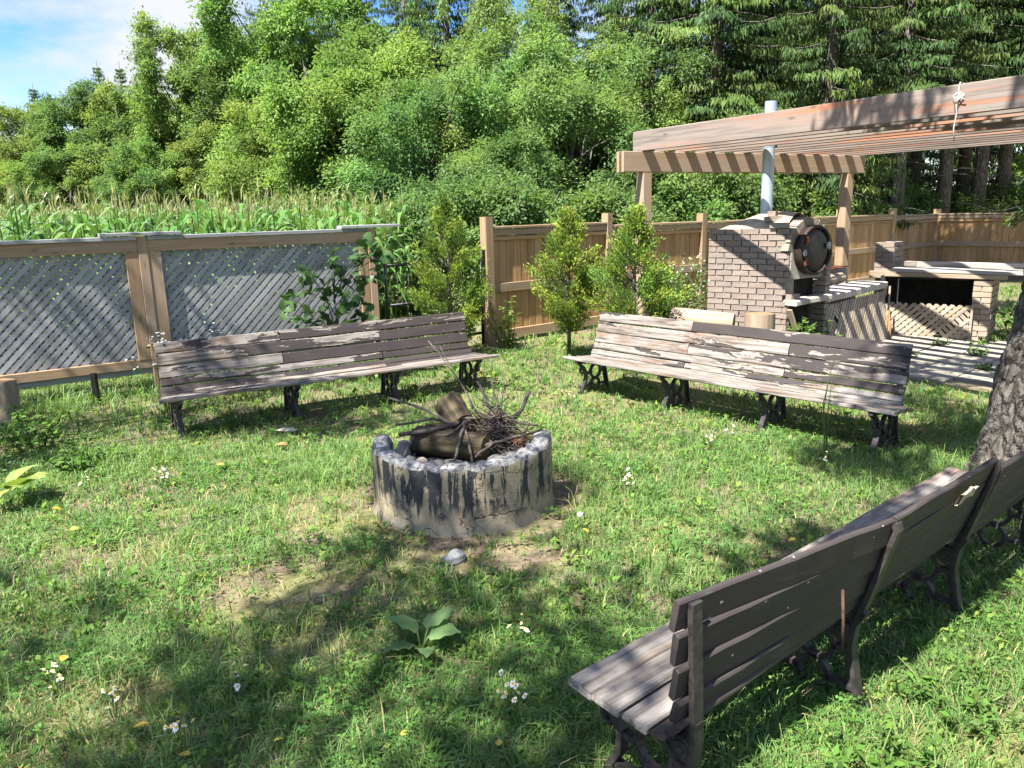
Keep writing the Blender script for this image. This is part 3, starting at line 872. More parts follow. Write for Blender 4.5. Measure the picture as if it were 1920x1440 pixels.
# rope on the first rafter
b = MB()
rx, ry = .29, -3.78
pts = [(rx - .03, ry, 2.60 + a) for a in (-.07, 0, .09)] + [(rx - .02, ry, 2.732), (rx + .022, ry, 2.732), (rx + .03, ry, 2.60)]
b.tube(pts, .005, 6)
b.tube([(rx - .03, ry + .005, 2.66), (rx - .045, ry + .03, 2.64), (rx - .04, ry + .01, 2.59), (rx - .032, ry, 2.51), (rx - .036, ry + .01, 2.40), (rx - .032, ry, 2.30)], .005, 6)
for k_ in range(5):
    b.tube([(rx - .035, ry + random.uniform(-.03, .03), 2.66), (rx - .05, ry + random.uniform(-.05, .05), 2.64 + random.uniform(-.05, .04)), (rx - .04, ry + random.uniform(-.07, .07), 2.62 + random.uniform(-.07, .03))], .004, 5)
ro = b.build('rope', MAT['rope'], None, True)
ro.location = PG0; ro.rotation_euler = (0, 0, R(90 - PAZ))
tag(ro, 'knotted white rope hanging from the front rafter', 'rope')

# ------------------------------------------------------------------ bricks
def brick_mesh(mat, seed):
    random.seed(seed)
    b = MB(); c = .05
    vs = []
    for z in (-.5, .5):
        for (x, y) in ((-.5 + c * .35, -.5), (.5 - c * .35, -.5), (.5, -.5 + c), (.5, .5 - c), (.5 - c * .35, .5), (-.5 + c * .35, .5), (-.5, .5 - c), (-.5, -.5 + c)):
            vs.append((x + random.uniform(-.012, .012), y + random.uniform(-.03, .03), z + random.uniform(-.05, .05)))
    fs = [(k_, (k_ + 1) % 8, 8 + (k_ + 1) % 8, 8 + k_) for k_ in range(8)] + [tuple(range(7, -1, -1)), tuple(range(8, 16))]
    b.add(vs, fs); return b.mesh('brick', mat)
BR = {k_: [brick_mesh(MAT[k_], s) for s in range(5)] for k_ in ('brick', 'brick_tan', 'arch')}
random.seed(77)
def put_brick(parent, c, X, d, kind='brick', up=None):
    """brick centred at c; X along its length, d = (length, depth, height)"""
    X = Vector(X).normalized(); Z = Vector(up) if up else Vector((0, 0, 1)); Y = Z.cross(X).normalized()
    j = random.uniform(-.004, .004)
    mt = Matrix((X * d[0], Y * d[1], Z * d[2])).transposed().to_4x4(); mt.translation = Vector(c) + Y * j
    return link('brick', random.choice(BR[kind]), None, parent, mtx=mt)
def brick_wall(parent, p0, p1, z0, courses, kind='brick', ch=.072, bl=.215, depth=.09, inset=.045, gap=.012, start=0):
    """courses of running bond on the vertical face from p0 to p1 (outside to the right of the direction)"""
    p0 = Vector(p0); p1 = Vector(p1); d = p1 - p0; L = d.length; d.normalize(); inn = Vector((-d.y, d.x, 0))
    for c in range(courses):
        x = -(bl / 2 if (c + start) % 2 else 0.0); z = z0 + (c + .5) * ch
        while x < L - .02:
            a, e = max(x, 0), min(x + bl, L)
            if e - a > .04:
                put_brick(parent, p0 + d * ((a + e) / 2) + inn * inset + Vector((0, 0, z)), d, (e - a - gap, depth, ch - gap), kind)
            x += bl

# ------------------------------------------------------------------ brick oven
OR = Vector((3.32, 9.30, 0)); OL = Vector((2.53, 9.92, 0)); bk = azv(37)
ov = empty('brick_oven', (3.12, 8.74, .111), None, 'pink brick outdoor oven with a round black door and steel flue', 'oven')
ov.scale = (.94, .94, .94)
lo = lambda p: Vector(p) - OR
oL, oR = lo(OL), Vector((0, 0, 0)); dD = azv(58); oD = dD * .68
NC = 22; TOPZ = NC * .072 + .0
brick_wall(ov, oL, oR, -.144, NC + 2, start=1)
b = MB()      # mortar core: footprint polygon pulled in behind the brick faces
ins = .022
sd_ = (oR - oL).normalized(); inn = Vector((-sd_.y, sd_.x, 0))
fdn = Vector((-dD.y, dD.x, 0))
foot = [oL + inn * ins + sd_ * ins, oR + inn * ins - sd_ * .004 + fdn * .05, oD + fdn * .14 - dD * .02, oD + fdn * .95, oL + inn * 1.0 + sd_ * ins]
vs = [(p.x, p.y, -.15) for p in foot] + [(p.x, p.y, TOPZ - .012) for p in foot]
# core kept behind the firebox mouth
b.add(vs, [(4, 3, 2, 1, 0), (5, 6, 7, 8, 9)] + [(i, (i + 1) % 5, 5 + (i + 1) % 5, 5 + i) for i in range(5)])
b.build('mortar_core', MAT['mortar'], ov)
# front wall round the door
def fpt(t, q, z): return dD * t - fdn * q + Vector((0, 0, z))      # along the front, out of the front, up
DC, DZ, DR = .355, 1.315, .285
b = MB()
for (t0, t1, z0, z1, q) in ((.03, .66, .98, 1.30, .03),):
    b.box(fpt((t0 + t1) / 2, q - .09, (z0 + z1) / 2), (t1 - t0, .18, z1 - z0), (dD, fdn, V3((0, 0, 1))))
vs = []; n_ = 20
for q in (.02, -.5):
    for i in range(n_ + 1):
        a = math.pi * i / n_; vs.append(fpt(DC - .315 * math.cos(a), q, 1.30 + .315 * math.sin(a)))
m0 = n_ + 1
b.add(vs, [tuple(range(m0)), tuple(range(2 * m0 - 1, m0 - 1, -1))] + [(i, m0 + i, m0 + i + 1, i + 1) for i in range(n_)])
b.build('front_wall', MAT['mortar'], ov)
b = MB(); b.box(fpt(.33, -.10, .84), (.58, .02, .30), (dD, fdn, V3((0, 0, 1)))); b.build('firebox_mouth', MAT['soot_dark'], ov)
b = MB(); b.box(fpt(.30, -.09, .25), (.52, .02, .80), (dD, fdn, V3((0, 0, 1)))); b.build('dark_void_panel', MAT['soot_dark'], ov)  # near-black panel stands in for the shade of the open void
# arch of standing bricks
for i in range(11):
    a = math.pi * (i + .5) / 11
    c = fpt(DC - .335 * math.cos(a), -.07, 1.31 + .345 * math.sin(a))
    Xr = dD * (-math.cos(a)) + V3((0, 0, 1)) * math.sin(a)
    tg = dD * math.sin(a) + V3((0, 0, 1)) * math.cos(a)
    mt = Matrix((tg * (.105 if i % 3 else .09), fdn * .20, Xr * random.uniform(.08, .10))).transposed().to_4x4(); mt.translation = c
    link('arch_brick', random.choice(BR['arch']), None, ov, mtx=mt)
# jamb bricks right of the door, plus corner bricks of the front
for c in range(-2, 18):
    z = (c + .5) * .072
    put_brick(ov, fpt(.685, -.02, z), dD, (.09, .20, .06), 'arch')
for c in range(13, 18):
    put_brick(ov, fpt(.03, -.06, (c + .5) * .072), dD, (.055, .16, .06), 'brick')
for c in range(-2, 9):
    put_brick(ov, fpt(.035, -.05, (c + .5) * .072), dD, (.07, .14, .06), 'brick')
# ledge
plank('ledge', tuple(fpt(.0, .07, .705)), tuple(fpt(.66, .07, .735)), .20, .065, tuple(fdn), MAT['slab'], ov, 3, .003, .01)
put_brick(ov, fpt(.10, .03, .775), dD, (.16, .09, .06), 'brick')
plank('brace', tuple(fpt(.02, .05, .62)), tuple(fpt(.34, .10, -.12)), .07, .03, tuple(fdn), MAT['log'], ov, 2, .002)
# door
dm = Matrix((dD, V3((0, 0, 1)), -fdn)).transposed().to_4x4(); dm.translation = fpt(DC, .105, DZ)
dr = empty('oven_door'); dr.parent = ov; dr.matrix_basis = dm
def disc(prof, name, mat, parent, n=48):
    b_ = MB(); b_.lathe(prof, n); return b_.build(name, mat, parent, True)
disc([(0, .030), (.10, .028), (.20, .022), (.262, .012), (.268, .0)], 'door_plate', MAT['door'], dr)
disc([(.262, .0), (.264, .03), (.285, .038), (.298, .03), (.30, .0), (.292, -.02), (.292, -.12), (.262, -.12)], 'door_rim', MAT['rim'], dr)
for (x, y) in ((-.19, .13), (-.19, -.13)):
    b = MB(); b.box((x, y, .034), (.05, .085, .012)); b.build('hinge_plate', MAT['rust'], dr)
for (x, y) in ((-.235, -.02), (.20, .05)):
    b = MB(); b.tube([(x, y, .02), (x, y, .05)], .012, 12)
    b.bar([(x + .026 * math.cos(t), y + .034 * math.sin(t), .045) for t in [i * math.pi / 7 for i in range(14)]], .012, .010, (0, 0, 1), True)
    b.build('door_knob', MAT['steel'], dr, True)
# domed plaster top
b = MB(); n_, m_ = 24, 18; vs = []
qa, qb, qc, qd = oL + inn * .07 + sd_ * .05, oR + inn * .07 + fdn * .06, oD + fdn * .20 - dD * .03, oL + inn * .98 + sd_ * .08
for j in range(m_ + 1):
    for i in range(n_ + 1):
        u_, v_ = i / n_, j / m_
        p = (qa * (1 - u_) + qb * u_) * (1 - v_) + (qd * (1 - u_) + qc * u_) * v_
        hgt = .20 * (math.sin(math.pi * min(1, v_ * 1.0)) ** .7) * min(1, max(0, (u_ + .02) / .5)) ** .8
        edge = min(1, min(v_, 1 - v_) * 7) * min(1, u_ * 8)
        vs.append((p.x, p.y, TOPZ - .02 + hgt + edge * .018 * mnoise.noise(V3((p.x * 5, p.y * 5, 3)))))
b.add(vs, [(j * (n_ + 1) + i, j * (n_ + 1) + i + 1, (j + 1) * (n_ + 1) + i + 1, (j + 1) * (n_ + 1) + i) for j in range(m_) for i in range(n_)])
b.build('plaster_dome', MAT['dome'], ov, True)
# top bricks and stones on the dome edge
put_brick(ov, fpt(-.02, -.12, TOPZ + .035), sd_, (.21, .10, .06), 'arch')
put_brick(ov, fpt(.10, -.32, 1.695), sd_ + V3((0, .6, .05)), (.20, .10, .06), 'arch')
put_brick(ov, fpt(.13, -.35, 1.755), sd_, (.10, .10, .06), 'brick')
# flue
b = MB(); b.tube([lo((3.27, 10.0, 1.55)), lo((3.27, 10.0, 2.20)), lo((3.27, 10.0, 3.10))], .072, 24, False)
b.tube([lo((3.27, 10.0, 3.10)), lo((3.27, 10.0, 3.0))], .064, 24, False)
b.tube([lo((3.27, 10.0, 2.56)), lo((3.27, 10.0, 2.60))], .075, 24, False)
b.build('flue_pipe', MAT['steel'], ov, True)

# ------------------------------------------------------------------ grill counter
GAZ = 43.5; G0 = Vector((3.70, 9.10, 0))
gr = empty('grill_counter', G0, GAZ, 'stone topped charcoal grill between the oven and the table', 'barbecue')
plank('counter_slab', (-.02, .17, .755), (2.10, .17, .755), .42, .085, (0, 1, 0), MAT['slab'], gr, 6, .004, .012)
b = MB(); b.box((1.05, .40, .355), (2.05, .06, .71)); b.build('counter_base', MAT['mortar'], gr)
lpn = empty('lattice_panel', (0, -.13, 0)); lpn.parent = gr; lpn.rotation_euler = (-R(11), 0, 0)
lp = lattice(lpn, .04, 2.04, .03, .685, -.01, .058, .04, (MAT['slat_tan'],), .007, skip=((0, 5), (0, 6), (1, 9)))
plank('support', (2.08, 0.02, 0), (2.08, .02, .71), .07, .07, (1, 0, 0), MAT['log'], gr, 3, .004)
plank('support', (0.0, 0.02, 0), (0.0, .02, .71), .07, .07, (1, 0, 0), MAT['soot_dark'], gr, 3, .004)
# firebox: low back wall of bricks, side walls, grates
brick_wall(gr, (.30, 1.0, 0), (1.35, 1.0, 0), .82, 7, 'brick', start=1)
b = MB(); b.box((.825, 1.13, .66), (1.03, .16, 1.30)); b.build('back_wall_core', MAT['mortar'], gr)
put_brick(gr, (.2, 1.02, .98 + .37), (1, 0, 0), (.2, .12, .07)); put_brick(gr, (.9, 1.02, .98 + .37), (1, 0, 0), (.2, .12, .07))
b = MB(); b.box((1.05, .70, .62), (2.05, .5, .24)); b.build('ash_floor', MAT['ash'], gr)
for zz, y0, y1, x0, x1 in ((1.0, .45, .98, .25, 1.95), (1.16, .72, .98, .2, 1.3)):
    b = MB(); 
    for i in range(22):
        x = x0 + (x1 - x0) * i / 21; b.tube([(x, y0, zz), (x, y1, zz)], .006, 5)
    for y in (y0, y1): b.tube([(x0, y, zz), (x1, y, zz)], .009, 6)
    b.build('grate', MAT['rust'] if zz < 1.1 else MAT['blackmetal'], gr)
for x in (.16, 1.98):
    b = MB(); b.box((x, .72, .87), (.07, .5, .22)); b.build('grate_support', MAT['soot_dark'] if x < 1 else MAT['mortar'], gr)
T = lambda x, y, z: tuple(Vector((G0.x, G0.y, z)) + azv(GAZ) * x + azv(GAZ - 90) * y)
log_obj('firewood_log', T(1.25, .52, .845), T(1.85, .50, .85), .075, MAT['log'], 'pale barky log lying in the grill firebox', 'log')
log_obj('firewood_log', T(.45, .50, .83), T(1.15, .46, .83), .06, MAT['burnt_log'], 'charred log in the grill firebox beside the oven', 'log', None, 'cut_dark')
# dark covered box behind the grill
b = MB(); 
c0 = Vector(T(2.3, 1.3, 0))
X_, Y_ = azv(GAZ), azv(GAZ - 90)
for z0, z1, s in ((.02, .98, 1.0), (.98, 1.02, .97), (1.02, 1.06, .90), (1.06, 1.085, .7)):
    b.box(c0 + V3((0, 0, (z0 + z1) / 2)), (.9 * s, .55 * s, z1 - z0 + .002), (X_, Y_, V3((0, 0, 1))))
o = b.build('covered_box', MAT['tarp']); tag(o, 'dark blue covered box behind the grill', 'box')

# ------------------------------------------------------------------ brick table
TAZ = 130.0; T0 = Vector((5.30, 10.93, 0))
tb = empty('brick_table', T0, TAZ, 'brick based serving table with bleached plank top and lattice front', 'table')
for i, (y, x0, x1) in enumerate(((.09, .06, 2.35), (.255, .04, 2.40), (.42, .05, 2.36))):
    plank('top_plank', (x0, y, .925), (x1, y, .915), .16, .04, (0, 1, 0), MAT['plank_grey'], tb, 4, .002)
plank('apron', (-.02, .03, .865), (1.46, .03, .865), .055, .06, (0, 0, 1), MAT['log'], tb, 3, .003)
plank('back_rail', (.12, .58, .985), (1.75, .58, .975), .07, .06, (0, 0, 1), MAT['plank_grey'], tb, 3, .004)
put_brick(tb, (.18, .57, .985), (1, 0, 0), (.16, .10, .06), 'arch')
plank('back_bearer', (.12, .58, .92), (1.7, .58, .92), .05, .06, (0, 0, 1), MAT['log'], tb, 3, .004)
# right pier: brick on the front and the right-hand side
brick_wall(tb, (1.08, 0.02, 0), (1.30, .02, 0), 0, 11, 'brick_tan', .0745, start=0)
brick_wall(tb, (1.30, .02, 0), (1.30, .62, 0), 0, 11, 'brick_tan', .0745, start=1)
b = MB(); b.box((1.19, .33, .41), (.17, .57, .815)); b.build('pier_core', MAT['mortar'], tb)
# left pier below the top and the raised brick block
b = MB(); b.box((-.03, .34, .42), (.10, .56, .84)); b.build('left_pier', MAT['soot_dark'], tb)
b = MB(); b.box((.53, .60, .42), (.98, .03, .84)); b.build('inner_back', MAT['soot_dark'], tb)  # near-black colour on pier and panels makes the table interior dark
b = MB(); b.box((.53, .30, .82), (.98, .56, .02)); b.build('inner_top', MAT['soot_dark'], tb)
brick_wall(tb, (-.28, .42, 0), (-.02, .42, 0), .86, 6, 'brick', .072, start=0)
brick_wall(tb, (-.02, .42, 0), (-.02, .95, 0), .86, 6, 'brick', .072, start=1)
b = MB(); b.box((-.15, .69, .64), (.21, .50, 1.28)); b.build('block_core', MAT['mortar'], tb)
plank('block_sill', (-.32, .40, .83), (.05, .40, .83), .10, .06, (0, 0, 1), MAT['log'], tb)
lattice(tb, .04, 1.09, .0, .48, -.06, .066, .046, (MAT['slat_tan'],), .007, skip=((0, 12), (1, 8)))
plank('lattice_edge', (1.11, -.055, .0), (1.11, -.055, .50), .03, .02, (1, 0, 0), MAT['slat_tan'], tb, 2, .002)
# broom leaning in the inner corner
br = empty('broom', T(2.02, -.10, 0), None, 'worn straw broom leaning at the corner of the grill counter', 'broom')
b = MB(); b.tube([(0, 0, .34), (.02, .05, .74)], .013, 8); b.build('handle', MAT['log'], br, True)
b = MB()
for i in range(60):
    a = random.uniform(0, 6.28); r = math.sqrt(random.random())
    b.tube([(.02 * r * math.cos(a), .02 * r * math.sin(a), .42), (.075 * r * math.cos(a), .055 * r * math.sin(a), .02 + random.uniform(0, .04))], [.005, .004], 4)
MAT['straw'] = plain_mat('broom_straw', (.30, .17, .08), (.46, .30, .16), 30, .9)
b.build('bristles', MAT['straw'], br)

# ------------------------------------------------------------------ paving
pv = empty('patio', (3.93, 9.64, 0), 49.0); pv['kind'] = 'structure'
MAT['sandbed'] = plain_mat('sandy_joint_soil', (.12, .105, .07), (.22, .19, .13), 20, .95)
b = MB(); b.box((.75, -1.30, -.01), (3.1, 2.65, .03)); b.build('bedding', MAT['sandbed'], pv)
pmesh = []
for s in range(4):
    q = MB(); vs = []
    for z in (-.5, .5):
        for (x, y) in ((-.5, -.5), (-.17, -.5), (.17, -.5), (.5, -.5), (.5, -.17), (.5, .17), (.5, .5), (.17, .5), (-.17, .5), (-.5, .5), (-.5, .17), (-.5, -.17)):
            vs.append((x * (1 + random.uniform(-.025, .0)), y * (1 + random.uniform(-.025, 0)), z + (random.uniform(-.12, .12) if z > 0 else 0)))
    q.add(vs, [(k_, (k_ + 1) % 12, 12 + (k_ + 1) % 12, 12 + k_) for k_ in range(12)] + [tuple(range(11, -1, -1)), tuple(range(12, 24))])
    pmesh.append(q.mesh('paver', MAT['paver']))
PAV = []
for j in range(6):
    off = (j % 2) * .25
    for i in range(-2, 6):
        x = i * .51 + off - .3; y = -.22 - j * .44
        if x < -.75 + .0 * j or x > 2.15: continue
        if j == 5 and (i % 3 == 0): continue
        o = link('paver', random.choice(pmesh), None, pv, (x, y, .018))
        o.scale = (.49, .425, .03); o.rotation_euler = (random.uniform(-.012, .012), random.uniform(-.012, .012), random.choice((0, math.pi)) + random.uniform(-.015, .015))
        PAV.append((x, y))

def in_patio(X, Y):
    ax = azv(49.0); ay = azv(49.0 - 90)
    u_ = (X - 3.93) * ax.x + (Y - 9.64) * ax.y; v_ = (X - 3.93) * ay.x + (Y - 9.64) * ay.y
    return (u_ > -.95) & (u_ < 2.35) & (v_ < .1) & (v_ > -2.60)

# ------------------------------------------------------------------ logs, stump, stones, small things
log_obj('fallen_log', (1.85, 8.80, .62), (2.48, 8.52, .58), .125, MAT['log'], 'bleached log lying on its side left of the oven', 'log')
def stump(name, c, r, h, mat, label, cat, wob=.05, end='cut'):
    return log_obj(name, (c[0], c[1], -.02), (c[0] + .01, c[1] + .01, h), r, mat, label, cat, None, end, 26, wob, .96)
stump('chopping_block', (2.75, 8.50), .17, .69, MAT['log'], 'upright chopping block in front of the oven bricks', 'stump')
stump('log_round', (2.18, 8.66), .19, .47, MAT['log'], 'squat log round under the bleached log', 'stump')
stump('weathered_stump', (-4.80, 7.10), .12, .44, MAT['log'], 'weathered grey stump at the left edge by the lattice fence', 'stump', .14)
b = MB(); b.box((0, 0, .15), (.05, .05, .36)); o = b.build('fence_stake', MAT['blackmetal'], loc=(-4.35, 7.9, 0)); tag(o, 'short dark stake under the lattice fence', 'stake')
def rock(name, loc, s, label, cat='stone', mat='stone', seed=3, flat=.6, rot=0.0):
    o = link(name, rock_mesh(name, MAT[mat], seed, flat, 3, .5), None, None, loc); o.scale = s; o.rotation_euler = (0, 0, rot)
    return tag(o, label, cat)
MAT['greystone'] = plain_mat('blue_grey_stone', (.13, .135, .145), (.26, .265, .275), 12, .8)
rock('stone', (-.345, 3.93, .012), (.066, .044, .06), 'grey stone lying in the bare soil before the fire pit', 'stone', 'greystone', 5, .62, .5)
MAT['fungus'] = plain_mat('orange_bark_slab', (.36, .16, .07), (.56, .36, .22), 14, .8)
rock('bark_slab', (-.72, 5.95, .045), (.14, .08, .05), 'orange brown slab of bark on the grass behind the pit', 'bark', 'fungus', 8, .6, .3)
rock('flat_stone', (-2.02, 6.62, .02), (.11, .06, .03), 'flat pale stone in the grass under the left bench', 'stone', 'slab', 9, .5)
plank_o = plank('loose_board', (2.36, 3.05, .20), (2.95, 3.50, .37), .09, .028, (0, 0, 1), MAT['bench'], None, 3, .002, paint=.25)
tag(plank_o, 'split board hanging loose behind the far end of the near bench', 'board')

# ------------------------------------------------------------------ trees
def cvar(base, n, sd, rg):
    k_ = rg.normal(0, sd, (n, 1)); h_ = rg.normal(0, sd * .5, (n, 3))
    return np.clip(np.array(base)[None] * (1 + k_ + h_), .004, 1)

def limb_tubes(b, base, tip, r0, r1, rg, n=5, sag=.12):
    base = np.array(base, float); tip = np.array(tip, float); pts = []
    for i in range(n + 1):
        t = i / n; p = base + (tip - base) * t
        p[2] += sag * np.linalg.norm(tip - base) * math.sin(t * math.pi) * .5
        p += rg.normal(0, .03, 3) * (0 < i < n) * np.linalg.norm(tip - base) * .3
        pts.append(p)
    b.tube(pts, [r0 + (r1 - r0) * i / n for i in range(n + 1)], 6)

def broadleaf(seed, H, Rx, zlow, K, per, leaf, cols, trunk_r=.16, wid=.62, squash=.8, clump=(.55, 1.0), droop=.25):
    """returns crown mesh and trunk mesh of a broadleaf tree of height H at the origin"""
    rg = np.random.default_rng(seed); parts = []; b = MB()
    ht = zlow + (H - zlow) * .35
    tp = [(0, 0, -.1), (.05, .02, ht * .5), (rg.normal(0, .15), rg.normal(0, .15), ht), (rg.normal(0, .3), rg.normal(0, .3), H * .85)]
    b.tube(tp, [trunk_r * 1.25, trunk_r, trunk_r * .75, trunk_r * .15], 8)
    cen = np.array([0, 0, (H + zlow) / 2]); rz = (H - zlow) / 2
    for k_ in range(K):
        d = rg.normal(0, 1, 3); d /= np.linalg.norm(d)
        rad = rg.uniform(.35, 1.0) ** .6
        lob = 1 + .42 * mnoise.noise(Vector(d * 1.7) + Vector((seed * 3.3, 0, 0)))
        c = cen + d * np.array([Rx, Rx, rz]) * rad * lob
        if c[2] < zlow * .8 + .3: c[2] = zlow * .8 + .3 + rg.uniform(0, .6)
        rc = rg.uniform(*clump)
        n = int(per * (rc / clump[1]) ** 2)
        ns = 16; sv = unit(rg.normal(0, 1, (ns, 3)) + np.array([0, 0, .25])); sl = rg.uniform(.5, 1.2, ns); si = rg.integers(0, ns, n)
        tt = rg.uniform(.15, 1, n) ** .7
        q = sv[si] * (sl[si] * tt)[:, None]
        q[:, 2] -= .28 * (sl[si] * tt) ** 2                                # sprays arch over at their tips
        q = q + rg.normal(0, 1, (n, 3)) * (.10 + .16 * (1 - np.abs(tt - .55)))[:, None]
        pos = c + q * rc * np.array([1, 1, squash])
        out = unit(pos - (cen - np.array([0, 0, rz * .3])))
        nr = unit(unit(q) * .5 + out * .35 + np.array([0, 0, .9]) + rg.normal(0, .38, (n, 3)))
        dr = unit(sv[si] * .7 + out * .3 + rg.normal(0, .55, (n, 3)) + np.array([0, 0, -droop]))
        base = np.array(cols[rg.integers(len(cols))]) * rg.uniform(.85, 1.18)
        ln = leaf * rg.uniform(.7, 1.35, n)
        parts.append(leaves(pos, dr, nr, ln, ln * wid, cvar(base, n, .10, rg)))
        if k_ % 3 == 0:
            limb_tubes(b, (0, 0, rg.uniform(ht * .6, min(c[2], H * .7))) if c[2] > ht * .6 else (0, 0, ht * .5), c, trunk_r * .35, .012, rg)
    V, F, C = merge(parts)
    return np_mesh('crown', V, [F], MAT['leaf'], C), b.mesh('trunk', MAT['bark'], True)

def spruce(seed, H, Rb, zlow, cols, zdetail=9.0, trunk_r=.2, dead=True, dens=1.25, hang=1.0):
    rg = np.random.default_rng(seed); parts = []; b = MB()
    b.tube([(0, 0, -.1), (0, 0, H * .4), (0, 0, H)], [trunk_r * 1.2, trunk_r * .7, .02], 9)
    z = zlow
    while z < H - .3:
        hi = z > zdetail
        f = (H - z) / (H - zlow)
        Lr = Rb * (f ** .75)
        nb = 5 if not hi else 4
        a0 = rg.uniform(0, 6.28)
        for k_ in range(nb):
            a = a0 + k_ * 6.283 / nb + rg.normal(0, .25); L = Lr * rg.uniform(.65, 1.12)
            o = np.array([math.cos(a), math.sin(a), 0]); s = np.array([-math.sin(a), math.cos(a), 0])
            nd_ = max(3, int(L / (.13 if not hi else .3) * dens)); t = (np.arange(nd_) + .6) / nd_
            rise = .12 if f < .4 else -.10
            path = o[None] * (t * L)[:, None]; zz = z + L * (rise * t - .32 * t ** 1.5 * f + .16 * t ** 4); path[:, 2] = zz
            if k_ % 3 == 0:
                b.tube([(0, 0, z)] + [tuple(path[i]) for i in range(0, nd_, max(1, nd_ // 4))], .014 * f + .005, 4, False)
            base = np.array(cols[rg.integers(len(cols))]) * rg.uniform(.8, 1.2)
            per = 13 if not hi else 4
            for i in range(nd_):
                if t[i] < .18: continue
                wside = (.16 + .55 * math.sin(min(1, t[i] * 1.05) * math.pi * .9)) * min(.75, .28 * L)
                n = per + (2 if t[i] > .6 else 0)
                sx = rg.uniform(-1, 1, n)
                hg = rg.uniform(0, 1, n)[:, None]
                pos = path[i] + s[None] * (sx * wside)[:, None] + o[None] * rg.uniform(-.06, .12, n)[:, None]
                pos[:, 2] -= np.abs(sx) * wside * .35
                dr = o[None] * rg.uniform(.15, .7, n)[:, None] + s[None] * (sx * .55)[:, None] + np.array([0, 0, -1])[None] * (hg * 2.4 * hang + .2)
                dr = dr + rg.normal(0, .42, (n, 3))
                nr = np.array([0, 0, 1])[None] + o[None] * .8 + rg.normal(0, .35, (n, 3))
                ln = rg.uniform(.10, .23, n) * (1.35 if hi else 1.0) * (.7 + .6 * hg[:, 0])
                parts.append(leaves(pos, dr, nr, ln, ln * rg.uniform(.16, .28, n), cvar(base, n, .18, rg), .25, .4))
        z += (.27 if not hi else .6) * rg.uniform(.8, 1.2)
    if dead:      # bare dead lower branches
        for i in range(26):
            zz = rg.uniform(.8, zlow + .6); a = rg.uniform(0, 6.28); L = rg.uniform(.4, 1.6)
            b.tube([(0, 0, zz), (math.cos(a) * L * .5, math.sin(a) * L * .5, zz - .05), (math.cos(a) * L, math.sin(a) * L, zz - .2 * L)], [.016, .011, .004], 4, False)
    V, F, C = merge(parts)
    return np_mesh('crown', V, [F], MAT['needle'], C), b.mesh('trunk', MAT['bark'], True)

LIME = [(.177, .256, .079), (.152, .232, .073), (.201, .275, .085), (.134, .207, .067)]
MIDG = [(.128, .207, .073), (.146, .226, .079), (.110, .183, .067)]
SILV = [(.146, .238, .091), (.177, .262, .098), (.116, .195, .079), (.195, .268, .091)]
YELL = [(.185, .275, .08), (.16, .25, .075), (.205, .285, .085), (.135, .22, .065)]
DARK = [(.058, .106, .036), (.074, .126, .038), (.046, .086, .032), (.102, .150, .048)]
DRK2 = [(.090, .150, .042), (.114, .180, .048), (.070, .120, .038)]

PROTO = {
    'lime_a': broadleaf(1, 10.5, 4.2, 1.0, 105, 1300, .142, LIME, clump=(.55, 1.0)),
    'lime_b': broadleaf(2, 9.0, 3.6, .8, 90, 1300, .136, MIDG + LIME, clump=(.5, .9)),
    'mid_a': broadleaf(3, 11.5, 3.8, 1.2, 95, 1300, .134, MIDG, clump=(.5, .95)),
    'yell': broadleaf(4, 7.5, 3.0, .6, 95, 1300, .115, YELL),
    'silv_a': broadleaf(5, 7.0, 2.3, .8, 85, 1250, .092, SILV, .10, .45, 1.1, (.3, .62), .6),
    'silv_b': broadleaf(6, 5.6, 2.0, .5, 80, 1250, .087, SILV + MIDG, .08, .45, 1.1, (.3, .58), .6),
    'spruce_a': spruce(11, 17, 2.9, 3.2, DARK + DRK2, zdetail=12.5),
    'spruce_b': spruce(12, 15, 2.4, 5.0, DARK),
    'spruce_c': spruce(13, 14, 2.2, 1.2, DARK + DRK2, zdetail=11.0, dead=False),
    'spruce_far': spruce(14, 13, 2.3, 5.0, DRK2, zdetail=20.0, dead=False, dens=.75),
    'shrub_a': broadleaf(21, 2.6, 1.25, .1, 60, 700, .085, SILV + MIDG, .04, .5, .85, (.3, .55), .3),
    'shrub_b': broadleaf(22, 2.3, 1.1, .1, 50, 700, .09, LIME + MIDG, .04, .55, .85, (.3, .5), .2),
}
PH = dict(lime_a=10.5, lime_b=9.0, mid_a=11.5, yell=7.5, silv_a=7.0, silv_b=5.6, spruce_a=17, spruce_b=15, spruce_c=14, spruce_far=13, shrub_a=2.6, shrub_b=2.3)
random.seed(9)
def plant_tree(kind, x, y, s, label, cat='tree', group=None, name=None, rz=None, sz=None):
    cr, tr = PROTO[kind]
    nm = name or ('spruce_tree' if 'spruce' in kind else 'shrub' if 'shrub' in kind else 'broadleaf_tree')
    o = empty(nm, (x, y, 0), None, label, cat, group)
    o.rotation_euler = (0, 0, random.uniform(0, 6.28) if rz is None else rz); o.scale = (s, s, sz or s)
    link('trunk', tr, None, o); link('crown', cr, None, o)
    return o
def at(pxl, dep): return ((pxl - 960) / 1450 * dep, dep * .985)
def survey(pxl, pyt, y):
    '''place and height of a tree whose top was measured in the photograph, standing y metres off'''
    d = _f + _r * ((pxl - 960) / 1450) - _u * ((pyt - 720) / 1450)
    return d.x * y / d.y, y, CAM_H + d.z * y / d.y
TW = 'trees beyond the corn field'
